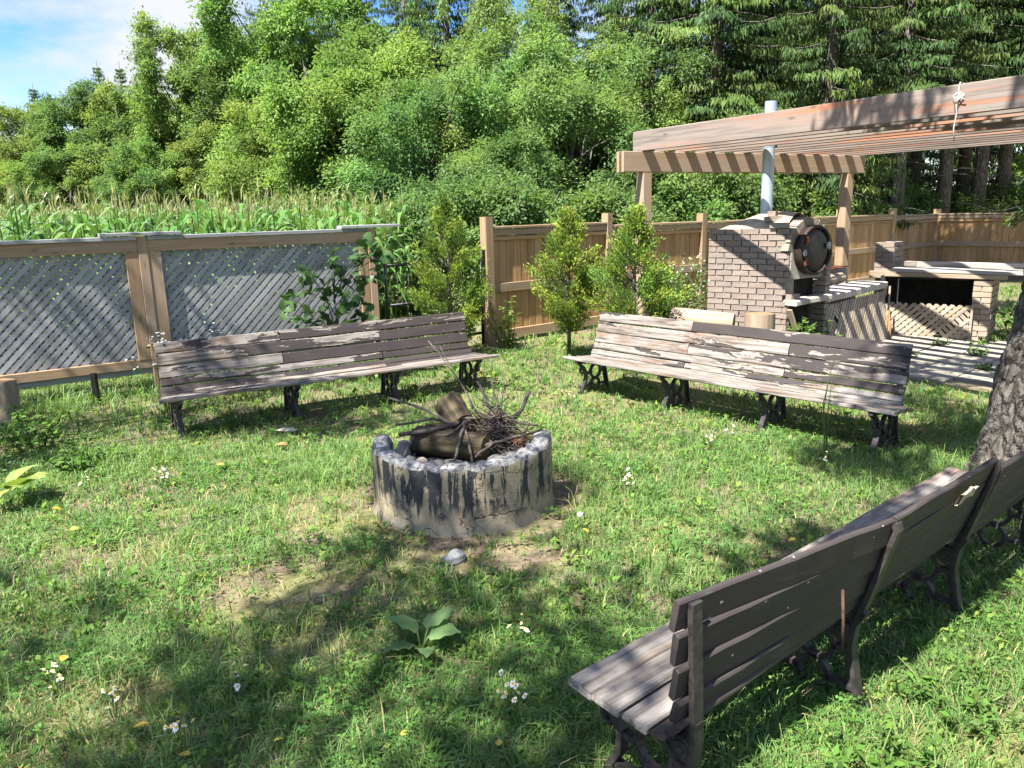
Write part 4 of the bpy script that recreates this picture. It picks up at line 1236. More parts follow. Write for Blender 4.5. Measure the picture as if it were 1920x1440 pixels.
for kind, pxl, pyt, y, s, lab in (
    ('lime_b', -45, 250, 52, 1.1, 'round green tree beyond the corn, half cut by the left edge of the picture'),
    ('lime_a', 70, 200, 49, 1.0, 'low rounded tree beyond the corn under the leftmost conifer tops'),
    ('mid_a', 165, 140, 46, .95, 'mid green tree beyond the corn, second from the left edge'),
    ('lime_b', 235, 150, 43, .9, 'small round tree beyond the corn below the tall conifer spire'),
    ('lime_a', 360, 62, 40, .86, 'bright rounded tree right of the conifer spire above the corn'),
    ('mid_a', 455, 10, 38, 1.0, 'darker green tree behind the bright rounded tree above the corn'),
    ('lime_a', 560, -70, 34, 1.0, 'tall leafy tree cut off by the top edge, above the end of the corn'),
    ('yell', 655, 95, 27, .95, 'yellow green maple at the right end of the corn field'),
    ('lime_b', 735, 40, 31, 1.0, 'green tree behind the yellow green maple'),
    ('yell', 520, 190, 31, .75, 'low yellow green tree standing in front of the tall leafy tree'),
    ('lime_b', 415, 230, 35, .7, 'low bushy tree at the edge of the corn left of the maple'),
    ('lime_b', 110, 265, 42, .7, 'low bushy tree just over the corn at the left'),
    ('lime_b', 270, 250, 38, .65, 'low bushy tree over the middle of the corn'),
):
    x, y, z = survey(pxl, pyt, y); plant_tree(kind, x, y, s, lab, 'tree', TW, sz=z / PH[kind])
for kind, pxl, pyt, y, s, lab in (
    ('silv_b', 800, 150, 18.5, 1.0, 'silvery green sapling left of the middle tree group'),
    ('silv_a', 900, 110, 20, 1.0, 'silvery leaved young tree behind the first cedar'),
    ('silv_a', 1010, 40, 20.5, 1.05, 'tall silvery tree behind the start of the board fence'),
    ('silv_b', 1080, 150, 18, 1.0, 'bushy young tree right behind the board fence'),
    ('silv_a', 1140, 60, 21.5, 1.0, 'tall green tree left of the pergola post'),
    ('silv_a', 950, -60, 25, 1.2, 'taller tree rising behind the silvery young tree'),
    ('silv_b', 960, 260, 16.5, .8, 'leafy sapling low over the gate gap'),
):
    x, y, z = survey(pxl, pyt, y); plant_tree(kind, x, y, s, lab, 'tree', 'young trees behind the fence', sz=z / PH[kind])
for kind, pxl, pyt, y, s, lab in (
    ('spruce_far', 60, 155, 58, .9, 'leftmost conifer top over the tree line'),
    ('spruce_far', 30, 195, 60, .8, 'conifer top at the far left beside the leftmost one'),
    ('spruce_far', 180, 112, 56, .8, 'small conifer tip between the leftmost conifer and the tall spire'),
    ('spruce_far', 222, 115, 54, .8, 'thin conifer tip just left of the tall spire'),
    ('spruce_far', 268, 20, 50, 1.0, 'tall dark conifer spire standing clear against the sky'),
    ('spruce_a', 400, -110, 46, 1.0, 'tall conifer right of the sky gap, cut by the top edge'),
    ('spruce_a', 480, -160, 45, 1.0, 'conifer behind the darker green tree at the top edge'),
    ('spruce_a', 745, -200, 36, 1.1, 'dark spruce behind the yellow green maple'),
    ('spruce_c', 825, -250, 29, 1.1, 'dark drooping spruce between the maple and the silvery trees'),
    ('spruce_a', 905, -250, 32, 1.1, 'dark spruce above the silvery young tree'),
    ('spruce_c', 575, -200, 41, 1.2, 'spruce behind the tall leafy tree at the top edge'),
    ('spruce_a', 620, -200, 45, 1.2, 'farther spruce between the tall leafy tree and the maple'),
    ('spruce_c', 770, -200, 42, 1.3, 'farther spruce filling the gap behind the dark drooping one'),
    ('spruce_a', 520, -180, 48, 1.2, 'farther spruce left of the tall leafy tree'),
    ('spruce_c', 660, -200, 39, 1.1, 'spruce top showing between the maple and the tall leafy tree'),
):
    x, y, z = survey(pxl, pyt, y); plant_tree(kind, x, y, s, lab, 'spruce', 'spruces behind the broadleaf trees', sz=z / PH[kind])
for kind, pxl, dep, s, sz, lab in (
    ('spruce_c', 1215, 23, 1.0, 1.0, 'spruce with hanging sprays above the pergola left post'),
    ('spruce_a', 1330, 22, 1.0, 1.0, 'spruce behind the left half of the pergola beam'),
    ('spruce_a', 1440, 24, 1.0, 1.0, 'dark spruce straight above the steel flue'),
    ('spruce_c', 1530, 20.5, .95, 1.0, 'spruce with light hanging branches above the right pergola post'),
    ('spruce_b', 1745, 24, 1.0, 1.0, 'spruce with thick bare grey trunk left in the row behind the corner'),
    ('spruce_b', 1690, 27, 1.0, 1.0, 'spruce standing behind the gap left of the bare trunks'),
    ('spruce_b', 1778, 26, 1.0, 1.0, 'spruce with thin dark trunk second in the row behind the corner'),
    ('spruce_b', 1808, 24.5, 1.0, 1.0, 'spruce with grey trunk third in the row behind the corner'),
    ('spruce_b', 1850, 25, 1.0, 1.0, 'spruce with dark trunk at the right of the row behind the corner'),
    ('spruce_b', 1625, 25, 1.0, 1.0, 'spruce behind the right pergola post'),
    ('spruce_b', 1660, 22, 1.0, 1.0, 'pale tipped spruce hanging over the rafters'),
    ('spruce_b', 1925, 23, 1.0, 1.0, 'spruce at the right edge over the back fence'),
    ('spruce_a', 1265, 30, 1.1, 1.1, 'farther spruce seen between the first two above the pergola'),
    ('spruce_a', 1385, 31, 1.1, 1.1, 'farther spruce behind the flue'),
    ('spruce_a', 1500, 32, 1.1, 1.1, 'farther spruce behind the right end of the beam'),
    ('spruce_c', 1590, 30, 1.1, 1.1, 'farther low branched spruce right of the beam'),
    ('spruce_c', 1680, 31, 1.1, 1.1, 'farther low branched spruce behind the first bare trunk'),
    ('spruce_c', 1790, 31, 1.1, 1.1, 'farther low branched spruce behind the middle trunks'),
    ('spruce_c', 1890, 31, 1.1, 1.1, 'farther low branched spruce behind the last trunk'),
    ('spruce_c', 1150, 29, 1.1, 1.1, 'farther spruce behind the tall green tree'),
    ('spruce_c', 1050, 30, 1.1, 1.1, 'farther spruce behind the tall silvery tree'),
    ('spruce_c', 2010, 27, 1.1, 1.1, 'spruce just outside the right edge of the picture'),
):
    x, y = at(pxl, dep); plant_tree(kind, x, y, s, lab, 'spruce', 'spruces behind the pergola', sz=sz)
for kind, pxl, dep, s, sz, lab in (
    ('shrub_b', 735, 15.5, .95, .95, 'yellow green bush at the right end of the corn'),
    ('shrub_a', 800, 14.8, .9, .9, 'bush behind the oak sapling and the gate'),
    ('shrub_a', 900, 15.2, 1.0, .95, 'dense bush behind the gate gap'),
    ('shrub_a', 985, 15.0, 1.0, 1.0, 'bush over the left end of the board fence'),
    ('shrub_b', 1060, 15.5, 1.0, .95, 'bush over the fence behind the second cedar'),
    ('shrub_a', 1150, 16, 1.05, .95, 'bush over the fence left of the pergola post'),
    ('shrub_b', 1265, 18, 1.2, 1.05, 'broad leaved bush under the pergola beam left of the flue'),
    ('shrub_a', 1350, 19, 1.2, 1.15, 'bush under the beam just left of the flue'),
    ('shrub_b', 1480, 20.5, 1.15, 1.05, 'bush under the beam right of the flue'),
    ('shrub_a', 1550, 21.5, 1.0, .95, 'bush next to the right pergola post over the fence'),
    ('shrub_a', 1640, 24.5, 1.0, .95, 'shaded bush over the fence between post and corner'),
    ('shrub_b', 1330, 22, 1.7, 2.1, 'tall light green bush behind the flue top'),
    ('shrub_b', 1490, 23, 1.6, 2.0, 'tall vine covered bush right of the flue top'),
    ('shrub_a', 1730, 26, 1.3, .9, 'undergrowth bush behind the first bare trunk'),
    ('shrub_a', 1830, 26, 1.3, .9, 'undergrowth bush behind the last bare trunks'),
):
    x, y = at(pxl, dep); plant_tree(kind, x, y, s, lab, 'bush', 'bushes behind the board fence', sz=sz)

# ------------------------------------------------------------------ big tree at the right edge
def big_tree():
    root = empty('old_spruce', (3.40, 4.80, 0), None, 'thick scaly grey tree trunk leaning in at the right edge', 'tree')
    n = 120; rows = 150; vs = []
    cs = [(-.25, 0, 0), (0, .0, .0), (.4, .07, .06), (.8, .15, .12), (1.3, .26, .20), (2.2, .34, .26), (4, .40, .3), (8, .42, .3)]
    rs = [(-.25, .50), (0, .405), (.2, .35), (.5, .32), (1.0, .29), (2, .265), (4, .24), (8, .16)]
    def ip(t, tab, j): return float(np.interp(t, [q[0] for q in tab], [q[j] for q in tab]))
    for i in range(rows):
        z = -.15 + 1.9 * i / 120 if i < 121 else 1.75 + (i - 120) * .2
        for k_ in range(n):
            a = 2 * math.pi * k_ / n; r = ip(z, rs, 1)
            p = Vector((math.cos(a) * 2.2, math.sin(a) * 2.2, z * 2.0))
            fl = .10 * max(0, .5 - z) * math.sin(a * 5 + 1)
            cell = mnoise.voronoi(Vector((math.cos(a) * r * 17, math.sin(a) * r * 17, z * 9)))[0]
            dsp = .022 * min(1.0, (cell[1] - cell[0]) * 2.2) + .012 * mnoise.noise(p * 5) + .03 * mnoise.noise(p)
            r2 = r * (1 + fl) + dsp - .012
            vs.append((ip(z, cs, 1) + r2 * math.cos(a), ip(z, cs, 2) + r2 * math.sin(a), z))
    fs = [(i * n + k_, i * n + (k_ + 1) % n, (i + 1) * n + (k_ + 1) % n, (i + 1) * n + k_) for i in range(rows - 1) for k_ in range(n)]
    b_ = MB(); b_.add(vs, fs)
    b_.build('trunk', MAT['bark_big'], root)
    return root
bt = big_tree()

def crown_clumps(name, centers, per, leaf, cols, seed, parent, mat, rc=(.45, .8), limbs_from=None, wid=.55):
    rg = np.random.default_rng(seed); parts = []; b_ = MB()
    for i, c in enumerate(centers):
        c = np.array(c[:3]); r = rg.uniform(*rc); n = int(per * (r / rc[1]) ** 2)
        q = unit(rg.normal(0, 1, (n, 3))) * rg.uniform(.1, 1, (n, 1)) ** .5
        pos = c + q * r * np.array([1, 1, .7])
        nr = np.array([0, 0, 1.2]) + rg.normal(0, .6, (n, 3)); dr = rg.normal(0, 1, (n, 3)); dr[:, 2] -= .4
        ln = leaf * rg.uniform(.7, 1.3, n)
        parts.append(leaves(pos, dr, nr, ln, ln * wid, cvar(cols[rg.integers(len(cols))], n, .14, rg)))
        if limbs_from is not None and i % 2 == 0:
            limb_tubes(b_, limbs_from(c), c, .05, .008, rg, 6, .08)
    V, F, C = merge(parts)
    link('crown', np_mesh('crown', V, [F], mat, C), None, parent)
    if b_.v: b_.build('limbs', MAT['bark'], parent, True)

def shade_from(gx, gy, z):
    """crown position whose shade falls at ground point gx, gy"""
    k_ = z / math.tan(_e)
    return (gx - math.sin(_a) * k_, gy - math.cos(_a) * k_, z)

# ground patches that lie in tree shade, each (x, y, half-size x, half-size y, clump count)
SHADE_A = [(-1.9, 2.2, 1.3, .75, 15), (-.2, 2.2, .9, .8, 12), (.5, 3.0, .55, .6, 6), (-1.6, 3.15, .8, .3, 4), (-.4, 3.6, .8, .4, 7),
           (-3.2, 3.0, .6, .9, 8), (-.3, 4.7, .6, .5, 13), (-2.4, 1.2, 1.4, .5, 10), (-.9, 1.8, 1.0, .25, 7), (.2, 1.5, .9, .35, 8)]
SHADE_B = [(-4.6, 6.6, .9, .8, 9), (-3.0, 7.1, .7, .5, 5), (-1.6, 6.9, 1.0, .35, 6), (-4.6, 5.2, .7, .5, 4), (-3.6, 8.6, 1.0, .5, 7), (-2.0, 8.8, .7, .5, 4), (-5.5, 8, .8, .8, 6)]
rgS = np.random.default_rng(42)
def centres(lst, z0, z1):
    out = []
    for (x, y, hx, hy, n) in lst:
        for i in range(n):
            out.append(shade_from(x + rgS.uniform(-hx, hx), y + rgS.uniform(-hy, hy), rgS.uniform(z0, z1)))
    return out
def shade_tree(base, lst, z0, z1, label, seed, per):
    cc = centres(lst, z0, z1)
    root = empty('shade_tree', (base[0], base[1], 0), None, label, 'tree')
    cc = [(c[0] - base[0], c[1] - base[1], c[2]) for c in cc]
    b_ = MB(); b_.tube([(0, 0, -.1), (.05, .05, 2.0), (.15, .1, 4.2), (.2, .3, z1)], [.26, .2, .16, .05], 12)
    b_.build('trunk', MAT['bark'], root, True)
    crown_clumps('crown', cc, per, .12, MIDG + LIME, seed, root, MAT['leaf'], (.30, .55), lambda c: (.1, .1, min(c[2] - .6, 4.4)))
    return root
shade_tree((-3.6, -2.2), SHADE_A, 6.0, 8.5, 'shade tree standing behind the camera', 51, 105)
shade_tree((-7.5, 3.2), SHADE_B, 6.0, 8.0, 'shade tree left of the lawn outside the picture', 52, 190)
# crown of the old spruce, above the frame: shades the far bench end, the trunk foot and part of the paving
SHADE_C = [(3.2, 6.2, .6, .5, 5), (3.1, 4.6, .5, .5, 5), (5.0, 8.2, .9, .5, 5), (2.0, 3.6, .5, .35, 3), (4.6, 6.4, .8, .8, 8), (2.6, 5.6, .4, .3, 2)]
cc = [(c[0] - 3.4, c[1] - 4.8, c[2]) for c in centres(SHADE_C, 5.0, 8.0)]
crown_clumps('crown', cc, 320, .2, DARK + DRK2, 53, bt, MAT['needle'], (.35, .6), lambda c: (.40, .3, max(3.0, c[2] - .5)), .25)

# spruce outside the right edge whose crown shades the back fence
SHADE_D = [(11.3, 19.6, .8, .8, 7), (12.3, 18.4, .8, .8, 7), (13.3, 17.2, .8, .8, 7), (10.3, 18.8, .6, .6, 4), (9.0, 13.5, 1.0, 1.0, 5), (11.0, 20.0, .5, .5, 6), (12.0, 19.0, .5, .5, 6), (13.0, 17.8, .5, .5, 6), (9.8, 19.0, .8, .5, 5)]
rs_ = empty('spruce_tree', (13.8, 13.2, 0), None, 'spruce outside the right edge shading the back fence', 'spruce')
b_ = MB(); b_.tube([(0, 0, -.1), (0, 0, 4), (0, 0, 9)], [.28, .2, .06], 12); b_.build('trunk', MAT['bark'], rs_, True)
crown_clumps('crown', [(c[0] - 13.8, c[1] - 13.2, c[2]) for c in centres(SHADE_D, 6.6, 9.0)], 420, .24, DARK, 54, rs_, MAT['needle'], (.6, .95), lambda c: (0, 0, max(3.5, c[2] - .6)), .3)

# ------------------------------------------------------------------ cedars
def cedar(seed, H, Rm, bare, cols):
    rg = np.random.default_rng(seed); parts = []; b = MB()
    b.tube([(0, 0, -.05), (.01, .01, H * .5), (0, 0, H * .9)], [.028, .02, .004], 7)
    nb = int(130 * H / 1.9)
    for i in range(nb):
        f = (i + rg.uniform(0, 1)) / nb
        z = bare + (H - bare) * (f ** .95) * .93
        pr = (math.sin(min(1, (f + .10) * 1.28) * math.pi * .55) if f < .34 else 1.0 - ((f - .34) / .66) ** 1.25)
        pr = max(.10, pr)
        L = Rm * pr * rg.uniform(.6, 1.15); a = rg.uniform(0, 6.28)
        o = np.array([math.cos(a), math.sin(a), 0]); up = .55 + .9 * f
        d = unit((o + np.array([0, 0, up * .8]))[None])[0]
        z0 = max(.06, z - L * .45)
        tip = np.array([0, 0, z0]) + d * L * 1.15
        b.tube([(0, 0, z0), tuple(np.array([0, 0, z0]) * .5 + tip * .5 + np.array([0, 0, -.02])), tuple(tip)], [.007, .005, .002], 4, False)
        n = int(135 * (.5 + pr))
        t = rg.uniform(.35, 1.05, n) ** .8
        pos = np.array([0, 0, z0])[None] + d[None] * (L * 1.15 * t)[:, None] + rg.normal(0, .034, (n, 3))
        dr = d[None] * .7 + o[None] * .3 + np.array([0, 0, .5])[None] + rg.normal(0, .5, (n, 3))
        nr = np.cross(d, np.array([0, 0, 1]))[None] + rg.normal(0, .6, (n, 3))
        base = np.array(cols[rg.integers(len(cols))]) * rg.uniform(.8, 1.2)
        ln = rg.uniform(.024, .055, n)
        parts.append(leaves(pos, dr, nr, ln, ln * .36, cvar(base, n, .18, rg), .1, .5))
    V, F, C = merge(parts)
    return np_mesh('crown', V, [F], MAT['cedar'], C), b.mesh('trunk', MAT['bark'], True)
CED = [(.215, .295, .045), (.185, .27, .045), (.13, .22, .04), (.25, .315, .055), (.10, .175, .038)]
CED2 = [(.18, .275, .045), (.13, .23, .04), (.095, .18, .038), (.22, .295, .05)]
for (x, y, seed, H, Rm, bare, cols, lab) in (
    (-.80, 10.15, 31, 2.16, .66, .06, CED, 'yellow green cedar shrub in the gap behind the left bench'),
    (.74, 9.75, 32, 1.94, .56, .38, CED, 'open cedar with bare lower stem left of the far bench'),
    (1.42, 8.85, 33, 1.97, .60, .10, CED2, 'wide cedar behind the end of the far bench'),
):
    o = empty('cedar_tree', (x, y, 0), None, lab, 'cedar', 'young cedars along the fence')
    cr, tr = cedar(seed, H, Rm, bare, cols)
    link('trunk', tr, None, o); link('crown', cr, None, o)

# drooping branch at the right edge
rg = np.random.default_rng(5); parts = []; b = MB()
hang = empty('hanging_branch', (5.1, 6.9, 2.3), None, 'fresh green conifer branch hanging in from the right edge', 'branch')
for k_ in range(16):
    p0 = np.array([rg.uniform(-.2, .15), rg.uniform(-.2, .2), rg.uniform(-.35, .0)]); p1 = p0 + np.array([-rg.uniform(.18, .5), rg.normal(0, .1), -rg.uniform(.10, .42)])
    b.tube([tuple(p0), tuple(p1)], [.008, .003], 4, False)
    n = 60; t = rg.uniform(.2, 1.05, n)[:, None]
    pos = p0 + (p1 - p0) * t + rg.normal(0, .02, (n, 3)); dr = (p1 - p0)[None] + rg.normal(0, .22, (n, 3)) + np.array([0, 0, -.05])
    nr = rg.normal(0, 1, (n, 3)); ln = rg.uniform(.06, .12, n)
    parts.append(leaves(pos, dr, nr, ln, ln * .3, cvar([(.12, .2, .04), (.09, .16, .035)][k_ % 2], n, .15, rg)))
b.tube([(.05, 0, -.1), (.5, -.3, .25), (1.1, -.9, .5)], [.012, .02, .03], 6)
V, F, C = merge(parts)
b.build('branch_wood', MAT['bark'], hang, True); link('needles', np_mesh('needles', V, [F], MAT['cedar'], C), None, hang)

# ------------------------------------------------------------------ oak sapling behind the left bench
def leaf_obj(name, outline, L, W, mat, curl=.12, ripple=1.0):
    b_ = MB(); vs = []; n = len(outline)
    mid = [(t * L, 0, curl * L * math.sin(t * 2.6)) for t in np.linspace(0, 1, n)]
    wv = [.02 * L * ((i % 2) - .5) * ripple for i in range(n)]
    left = [(t * L, w * W, curl * L * math.sin(t * 2.6) + .10 * w * W + wv[i]) for i, (t, w) in enumerate(outline)]
    right = [(t * L, -w * W * .94, curl * L * math.sin(t * 2.6) + .10 * w * W - wv[i] * .7) for i, (t, w) in enumerate(outline)]
    mid = [(t * L, 0, curl * L * math.sin(t * 2.6)) for (t, w) in outline]
    vs = mid + left + right
    fs = [(i, i + 1, n + i + 1, n + i) for i in range(n - 1)] + [(i, 2 * n + i, 2 * n + i + 1, i + 1) for i in range(n - 1)]
    b_.add(vs, fs)
    me = b_.mesh(name, mat, True)
    return me
def solid_leaf_mat(name, a, b_, trans=.3, gloss=.25):
    t = NT(name)
    nz = t.noise(t.coord(), 18, 4)
    c = t.mix(t.ramp(nz, [(.35, 0.0), (.65, 1.0)]), a, b_)
    v = t.math('ADD', t.math('MULTIPLY', t.rand(), .5), .75)
    c = t.mix(1.0, c, t.n('CombineColor', {0: v, 1: v, 2: v}).outputs[0], 'MULTIPLY')
    df = t.n('BsdfPrincipled', {'Base Color': c, 'Roughness': .5, 'Specular IOR Level': .35})
    tr = t.n('BsdfTranslucent', {'Color': t.mix(1.0, c, (1.2, 1.3, .6), 'MULTIPLY')})
    mx = t.n('MixShader', {0: trans, 1: df.outputs[0], 2: tr.outputs[0]})
    t.t.links.new(mx.outputs[0], t.out.inputs['Surface'])
    return t.m
MAT['oakleaf'] = solid_leaf_mat('oak_leaf', (.035, .085, .022), (.06, .12, .028))
OAK = [(0, .02), (.12, .10), (.22, .26), (.30, .14), (.42, .38), (.5, .2), (.62, .48), (.72, .28), (.82, .42), (.9, .2), (1.0, .02)]
oakm = [leaf_obj('leaf', OAK, 1, 1.0, MAT['oakleaf'], c) for c in (.06, .14, -.08)]
oak = empty('oak_sapling', (-1.98, 8.72, 0), None, 'oak sapling with dark lobed leaves behind the left bench', 'sapling')
rg = np.random.default_rng(17)
b = MB(); tips = []
b.tube([(0, 0, 0), (.02, 0, .6), (.0, 0, 1.25)], [.018, .013, .006], 6)
for (x, y, z) in ((-.26, -.05, 1.22), (-.45, .0, .95), (-.30, -.1, .75), (.05, 0, 1.35), (.30, -.05, 1.38), (.44, 0, 1.50), (.38, -.05, 1.22), (.32, -.1, .85), (.1, -.12, .9), (-.12, -.1, 1.05), (.2, .05, 1.15), (-.1, .1, .7), (.55, .02, 1.42), (-.2, -.1, .62), (.25, -.1, .65)):
    b.tube([(0, 0, max(.3, z - .45)), (x * .5, y * .5, z - .15), (x, y, z)], [.008, .006, .003], 4, False); tips.append((x, y, z))
b.build('stem', MAT['bark'], oak, True)
for (x, y, z) in tips:
    for k_ in range(13):
        o = link('leaf', oakm[k_ % 3], None, oak)
        d = unit(rg.normal(0, 1, (1, 3)) + np.array([[0, -.35, -.15]]))[0]
        nr = unit(np.array([[0, -.35, 1]]) + rg.normal(0, .4, (1, 3)))[0]
        X = Vector(d); Zt = Vector(nr); Y = Zt.cross(X).normalized(); Zt = X.cross(Y); s = rg.uniform(.10, .17)
        mt = Matrix((X * s, Y * s, Zt * s)).transposed().to_4x4(); mt.translation = Vector((x, y, z)) + Vector(rg.normal(0, .06, 3))
        o.matrix_basis = mt

# ------------------------------------------------------------------ burdock and hosta (large single leaves)
MAT['burdock'] = solid_leaf_mat('burdock_leaf', (.14, .25, .09), (.18, .29, .11), .3)
BUR = [(0, .12), (.08, .34), (.2, .46), (.38, .47), (.56, .40), (.74, .27), (.88, .13), (1, .01)]
bur = [leaf_obj('leaf', BUR, 1, .92, MAT['burdock'], c, 3.5) for c in (.08, .2)]
bd = empty('burdock', (-.42, 3.02, 0), None, 'young burdock with broad pale wavy leaves in the lawn', 'plant')
for (x, y, z, az_, s, til, roll) in ((-.02, .02, .09, -72, .27, 14, .3), (.03, .03, .10, 42, .29, 22, -.35), (.035, -.01, .085, 92, .21, 2, .12), (-.03, -.04, .06, -110, .20, -4, .2), (.01, -.05, .05, 165, .15, 5, -.2)):
    o = link('leaf', bur[int(s * 100) % 2], None, bd, (x, y, z)); s *= .66; o.scale = (s, s, s); o.rotation_euler = (roll, -R(til * .25), R(90 - az_))
    q = MB(); q.tube([(0, 0, 0), (x * .6, y * .6, z * .7), (x, y, z)], .005, 5); q.build('leaf_stalk', MAT['stem'], bd, True)
MAT['hosta'] = solid_leaf_mat('hosta_leaf', (.12, .21, .05), (.28, .33, .09), .3)
HOS = [(0, .04), (.1, .2), (.28, .30), (.5, .29), (.7, .2), (.87, .09), (1, .005)]
hosm = [leaf_obj('leaf', HOS, 1, 1.0, MAT['hosta'], c) for c in (.10, .2)]
ho = empty('hosta', (-3.45, 4.95, 0), None, 'variegated hosta leaves at the left edge of the lawn', 'plant')
for i, a in enumerate((80, 105, 128, 60, 150, 40, 185, 15)):
    o = link('leaf', hosm[i % 2], None, ho, (.05 * math.sin(R(a)), .05 * math.cos(R(a)), .10 + .02 * (i % 3))); s = (.26, .28, .25, .25, .25, .22, .22, .2)[i]
    o.scale = (s, s, s); o.rotation_euler = (random.uniform(-.3, .3), -R(random.uniform(2, 18)), R(90 - a))

# ------------------------------------------------------------------ corn field
def corn_np(rg, H, nl=9, seg=3):
    V = []; Q = []; C = []; b0 = 0
    lc = np.array([(.10, .205, .04), (.13, .235, .05), (.085, .18, .036)])
    def strip(pts, w, nrm, col):
        nonlocal b0
        k_ = len(pts)
        for i in range(k_):
            V.append(pts[i] + nrm * w[i] * .5); V.append(pts[i] - nrm * w[i] * .5); C.append(col); C.append(col)
        for i in range(k_ - 1): Q.append((b0 + 2 * i, b0 + 2 * i + 1, b0 + 2 * i + 3, b0 + 2 * i + 2))
        b0 += 2 * k_
    st = [np.array([0, 0, 0.]), np.array([0, 0, H * .6]), np.array([0, 0, H])]
    for nv in (np.array([1., 0, 0]), np.array([0, 1., 0])): strip(st, [.03, .022, .012], nv, np.array((.12, .19, .05)))
    a0 = rg.uniform(0, 6.28)
    for i in range(nl):
        z = H * (.30 + .72 * i / nl); a = a0 + (i % 2) * math.pi + rg.normal(0, .35); o = np.array([math.cos(a), math.sin(a), 0]); s = np.array([-math.sin(a), math.cos(a), 0])
        L = rg.uniform(.5, .85) * (1 - .25 * (i / nl)); st_ = rg.uniform(.9, 1.4)
        pts = []
        for t in np.linspace(0, 1, seg + 2):
            pts.append(np.array([0, 0, z]) + o * L * .72 * t + np.array([0, 0, L * (st_ * t - 1.15 * t * t * st_)]))
        w = np.interp(np.linspace(0, 1, seg + 2), [0, .35, 1], [.05, .085, .006])
        strip(pts, w, unit((s + rg.normal(0, .25, 3))[None])[0], lc[rg.integers(3)] * rg.uniform(.85, 1.2))
    body = (np.array(V), np.array(Q), np.array(C))
    V, Q, C = [], [], []; b0 = 0
    tc_ = np.array([(.38, .37, .16), (.42, .40, .19), (.31, .32, .13)])[rg.integers(3)]
    for i in range(5):
        a = rg.uniform(0, 6.28); o = np.array([math.cos(a), math.sin(a), 0]) * (0 if i == 0 else rg.uniform(.2, .6)); L = .28 if i == 0 else rg.uniform(.10, .19)
        pts = [np.array([0, 0, H + .02 * i]), np.array([0, 0, H + .02 * i]) + (o * .5 + np.array([0, 0, .8])) * L * .6, np.array([0, 0, H + .02 * i]) + (o + np.array([0, 0, .9])) * L]
        strip(pts, [.007, .010, .003], unit(rg.normal(0, 1, (1, 3)) * np.array([[1, 1, .1]]))[0], tc_ * rg.uniform(.85, 1.15))
    tas = (np.array(V), np.array(Q), np.array(C))
    return body, tas
crg = np.random.default_rng(88)
CORN = [corn_np(crg, h) for h in (1.85, 1.96, 2.04, 1.90, 1.78, 2.0)]
CORNF = [corn_np(crg, h, 6, 2) for h in (1.85, 1.96, 2.04, 1.90, 1.78, 2.0)]
CORNM = [(np_mesh('corn_leaves', a[0], [a[1]], MAT['corn'], a[2]), np_mesh('tassel', t_[0], [t_[1]], MAT['corn'], t_[2])) for a, t_ in CORN]
cd = azv(57.0); cn = azv(57.0 - 90); C0 = Vector((-4.0, 8.5, 0)) + cn * 1.15
spots = []
for row in range(43):
    for k_ in range(165):
        u_ = -24 + k_ * .19 + crg.normal(0, .03); v_ = row * .55 + crg.normal(0, .03)
        x = C0.x + cd.x * u_ + cn.x * v_; y = C0.y + cd.y * u_ + cn.y * v_
        if y < 3 or y > 33: continue
        if x > -1.5 - (y - 11.5) * .33 and y > 10.0: continue       # right edge of the field
        if x < -.74 * y - 1.2: continue                              # outside the view
        spots.append((math.hypot(x, y), x, y))
spots.sort()
bodies = []
for i, (d_, x, y) in enumerate(spots):
    kx = int(crg.integers(6)); s = float(crg.uniform(.93, 1.08)); a = float(crg.uniform(0, 6.28))
    if i < 300:
        o = link('corn_plant', CORNM[kx][0], None, None, (x, y, 0)); o.rotation_euler = (0, 0, a); o.scale = (s, s, s)
        tag(o, 'tall green corn plant with tan tassel beyond the lattice fence', 'corn', 'corn plants nearest the lattice fence')
        link('tassel', CORNM[kx][1], None, o)
    else:
        ca, sa = math.cos(a) * s, math.sin(a) * s
        for (V, Q, C) in CORNF[kx]:
            W = np.stack([V[:, 0] * ca - V[:, 1] * sa + x, V[:, 0] * sa + V[:, 1] * ca + y, V[:, 2] * s], 1)
            bodies.append((W, Q, C))
V, F, C = merge(bodies)
tag(link('corn_field', np_mesh('corn_field', V, [F], MAT['corn'], C)), 'mass of farther corn with tan tassels', 'corn', kind='stuff')

# ------------------------------------------------------------------ lawn
def view_ok(x, y, m=.9):
    return (np.abs(x) < .70 * y + m)
def avoid(x, y):
    bad = in_patio(x, y)
    bad |= np.hypot(x - PIT[0], y - PIT[1]) < .60
    ax = azv(127 + 180); ay = azv(37)
    u_ = (x - 3.12) * ax.x + (y - 8.74) * ax.y; v_ = (x - 3.12) * ay.x + (y - 8.74) * ay.y
    bad |= (u_ > -1.0) & (u_ < 1.0) & (v_ > 0) & (v_ < 1.2)
    bad |= (np.hypot(x - 3.45, y - 4.85) < .42)
    return bad
def scatter(n, y0, y1, rg):
    y = np.sqrt(rg.uniform(y0 * y0, y1 * y1, n)); x = rg.uniform(-1, 1, n) * (.72 * y + 1.5)
    return x, y
nA = np.vectorize(lambda x, y: mnoise.noise(Vector((x * 1.1, y * 1.1, 0))))
nB = np.vectorize(lambda x, y: mnoise.noise(Vector((x * 3.2, y * 3.2, 5))))
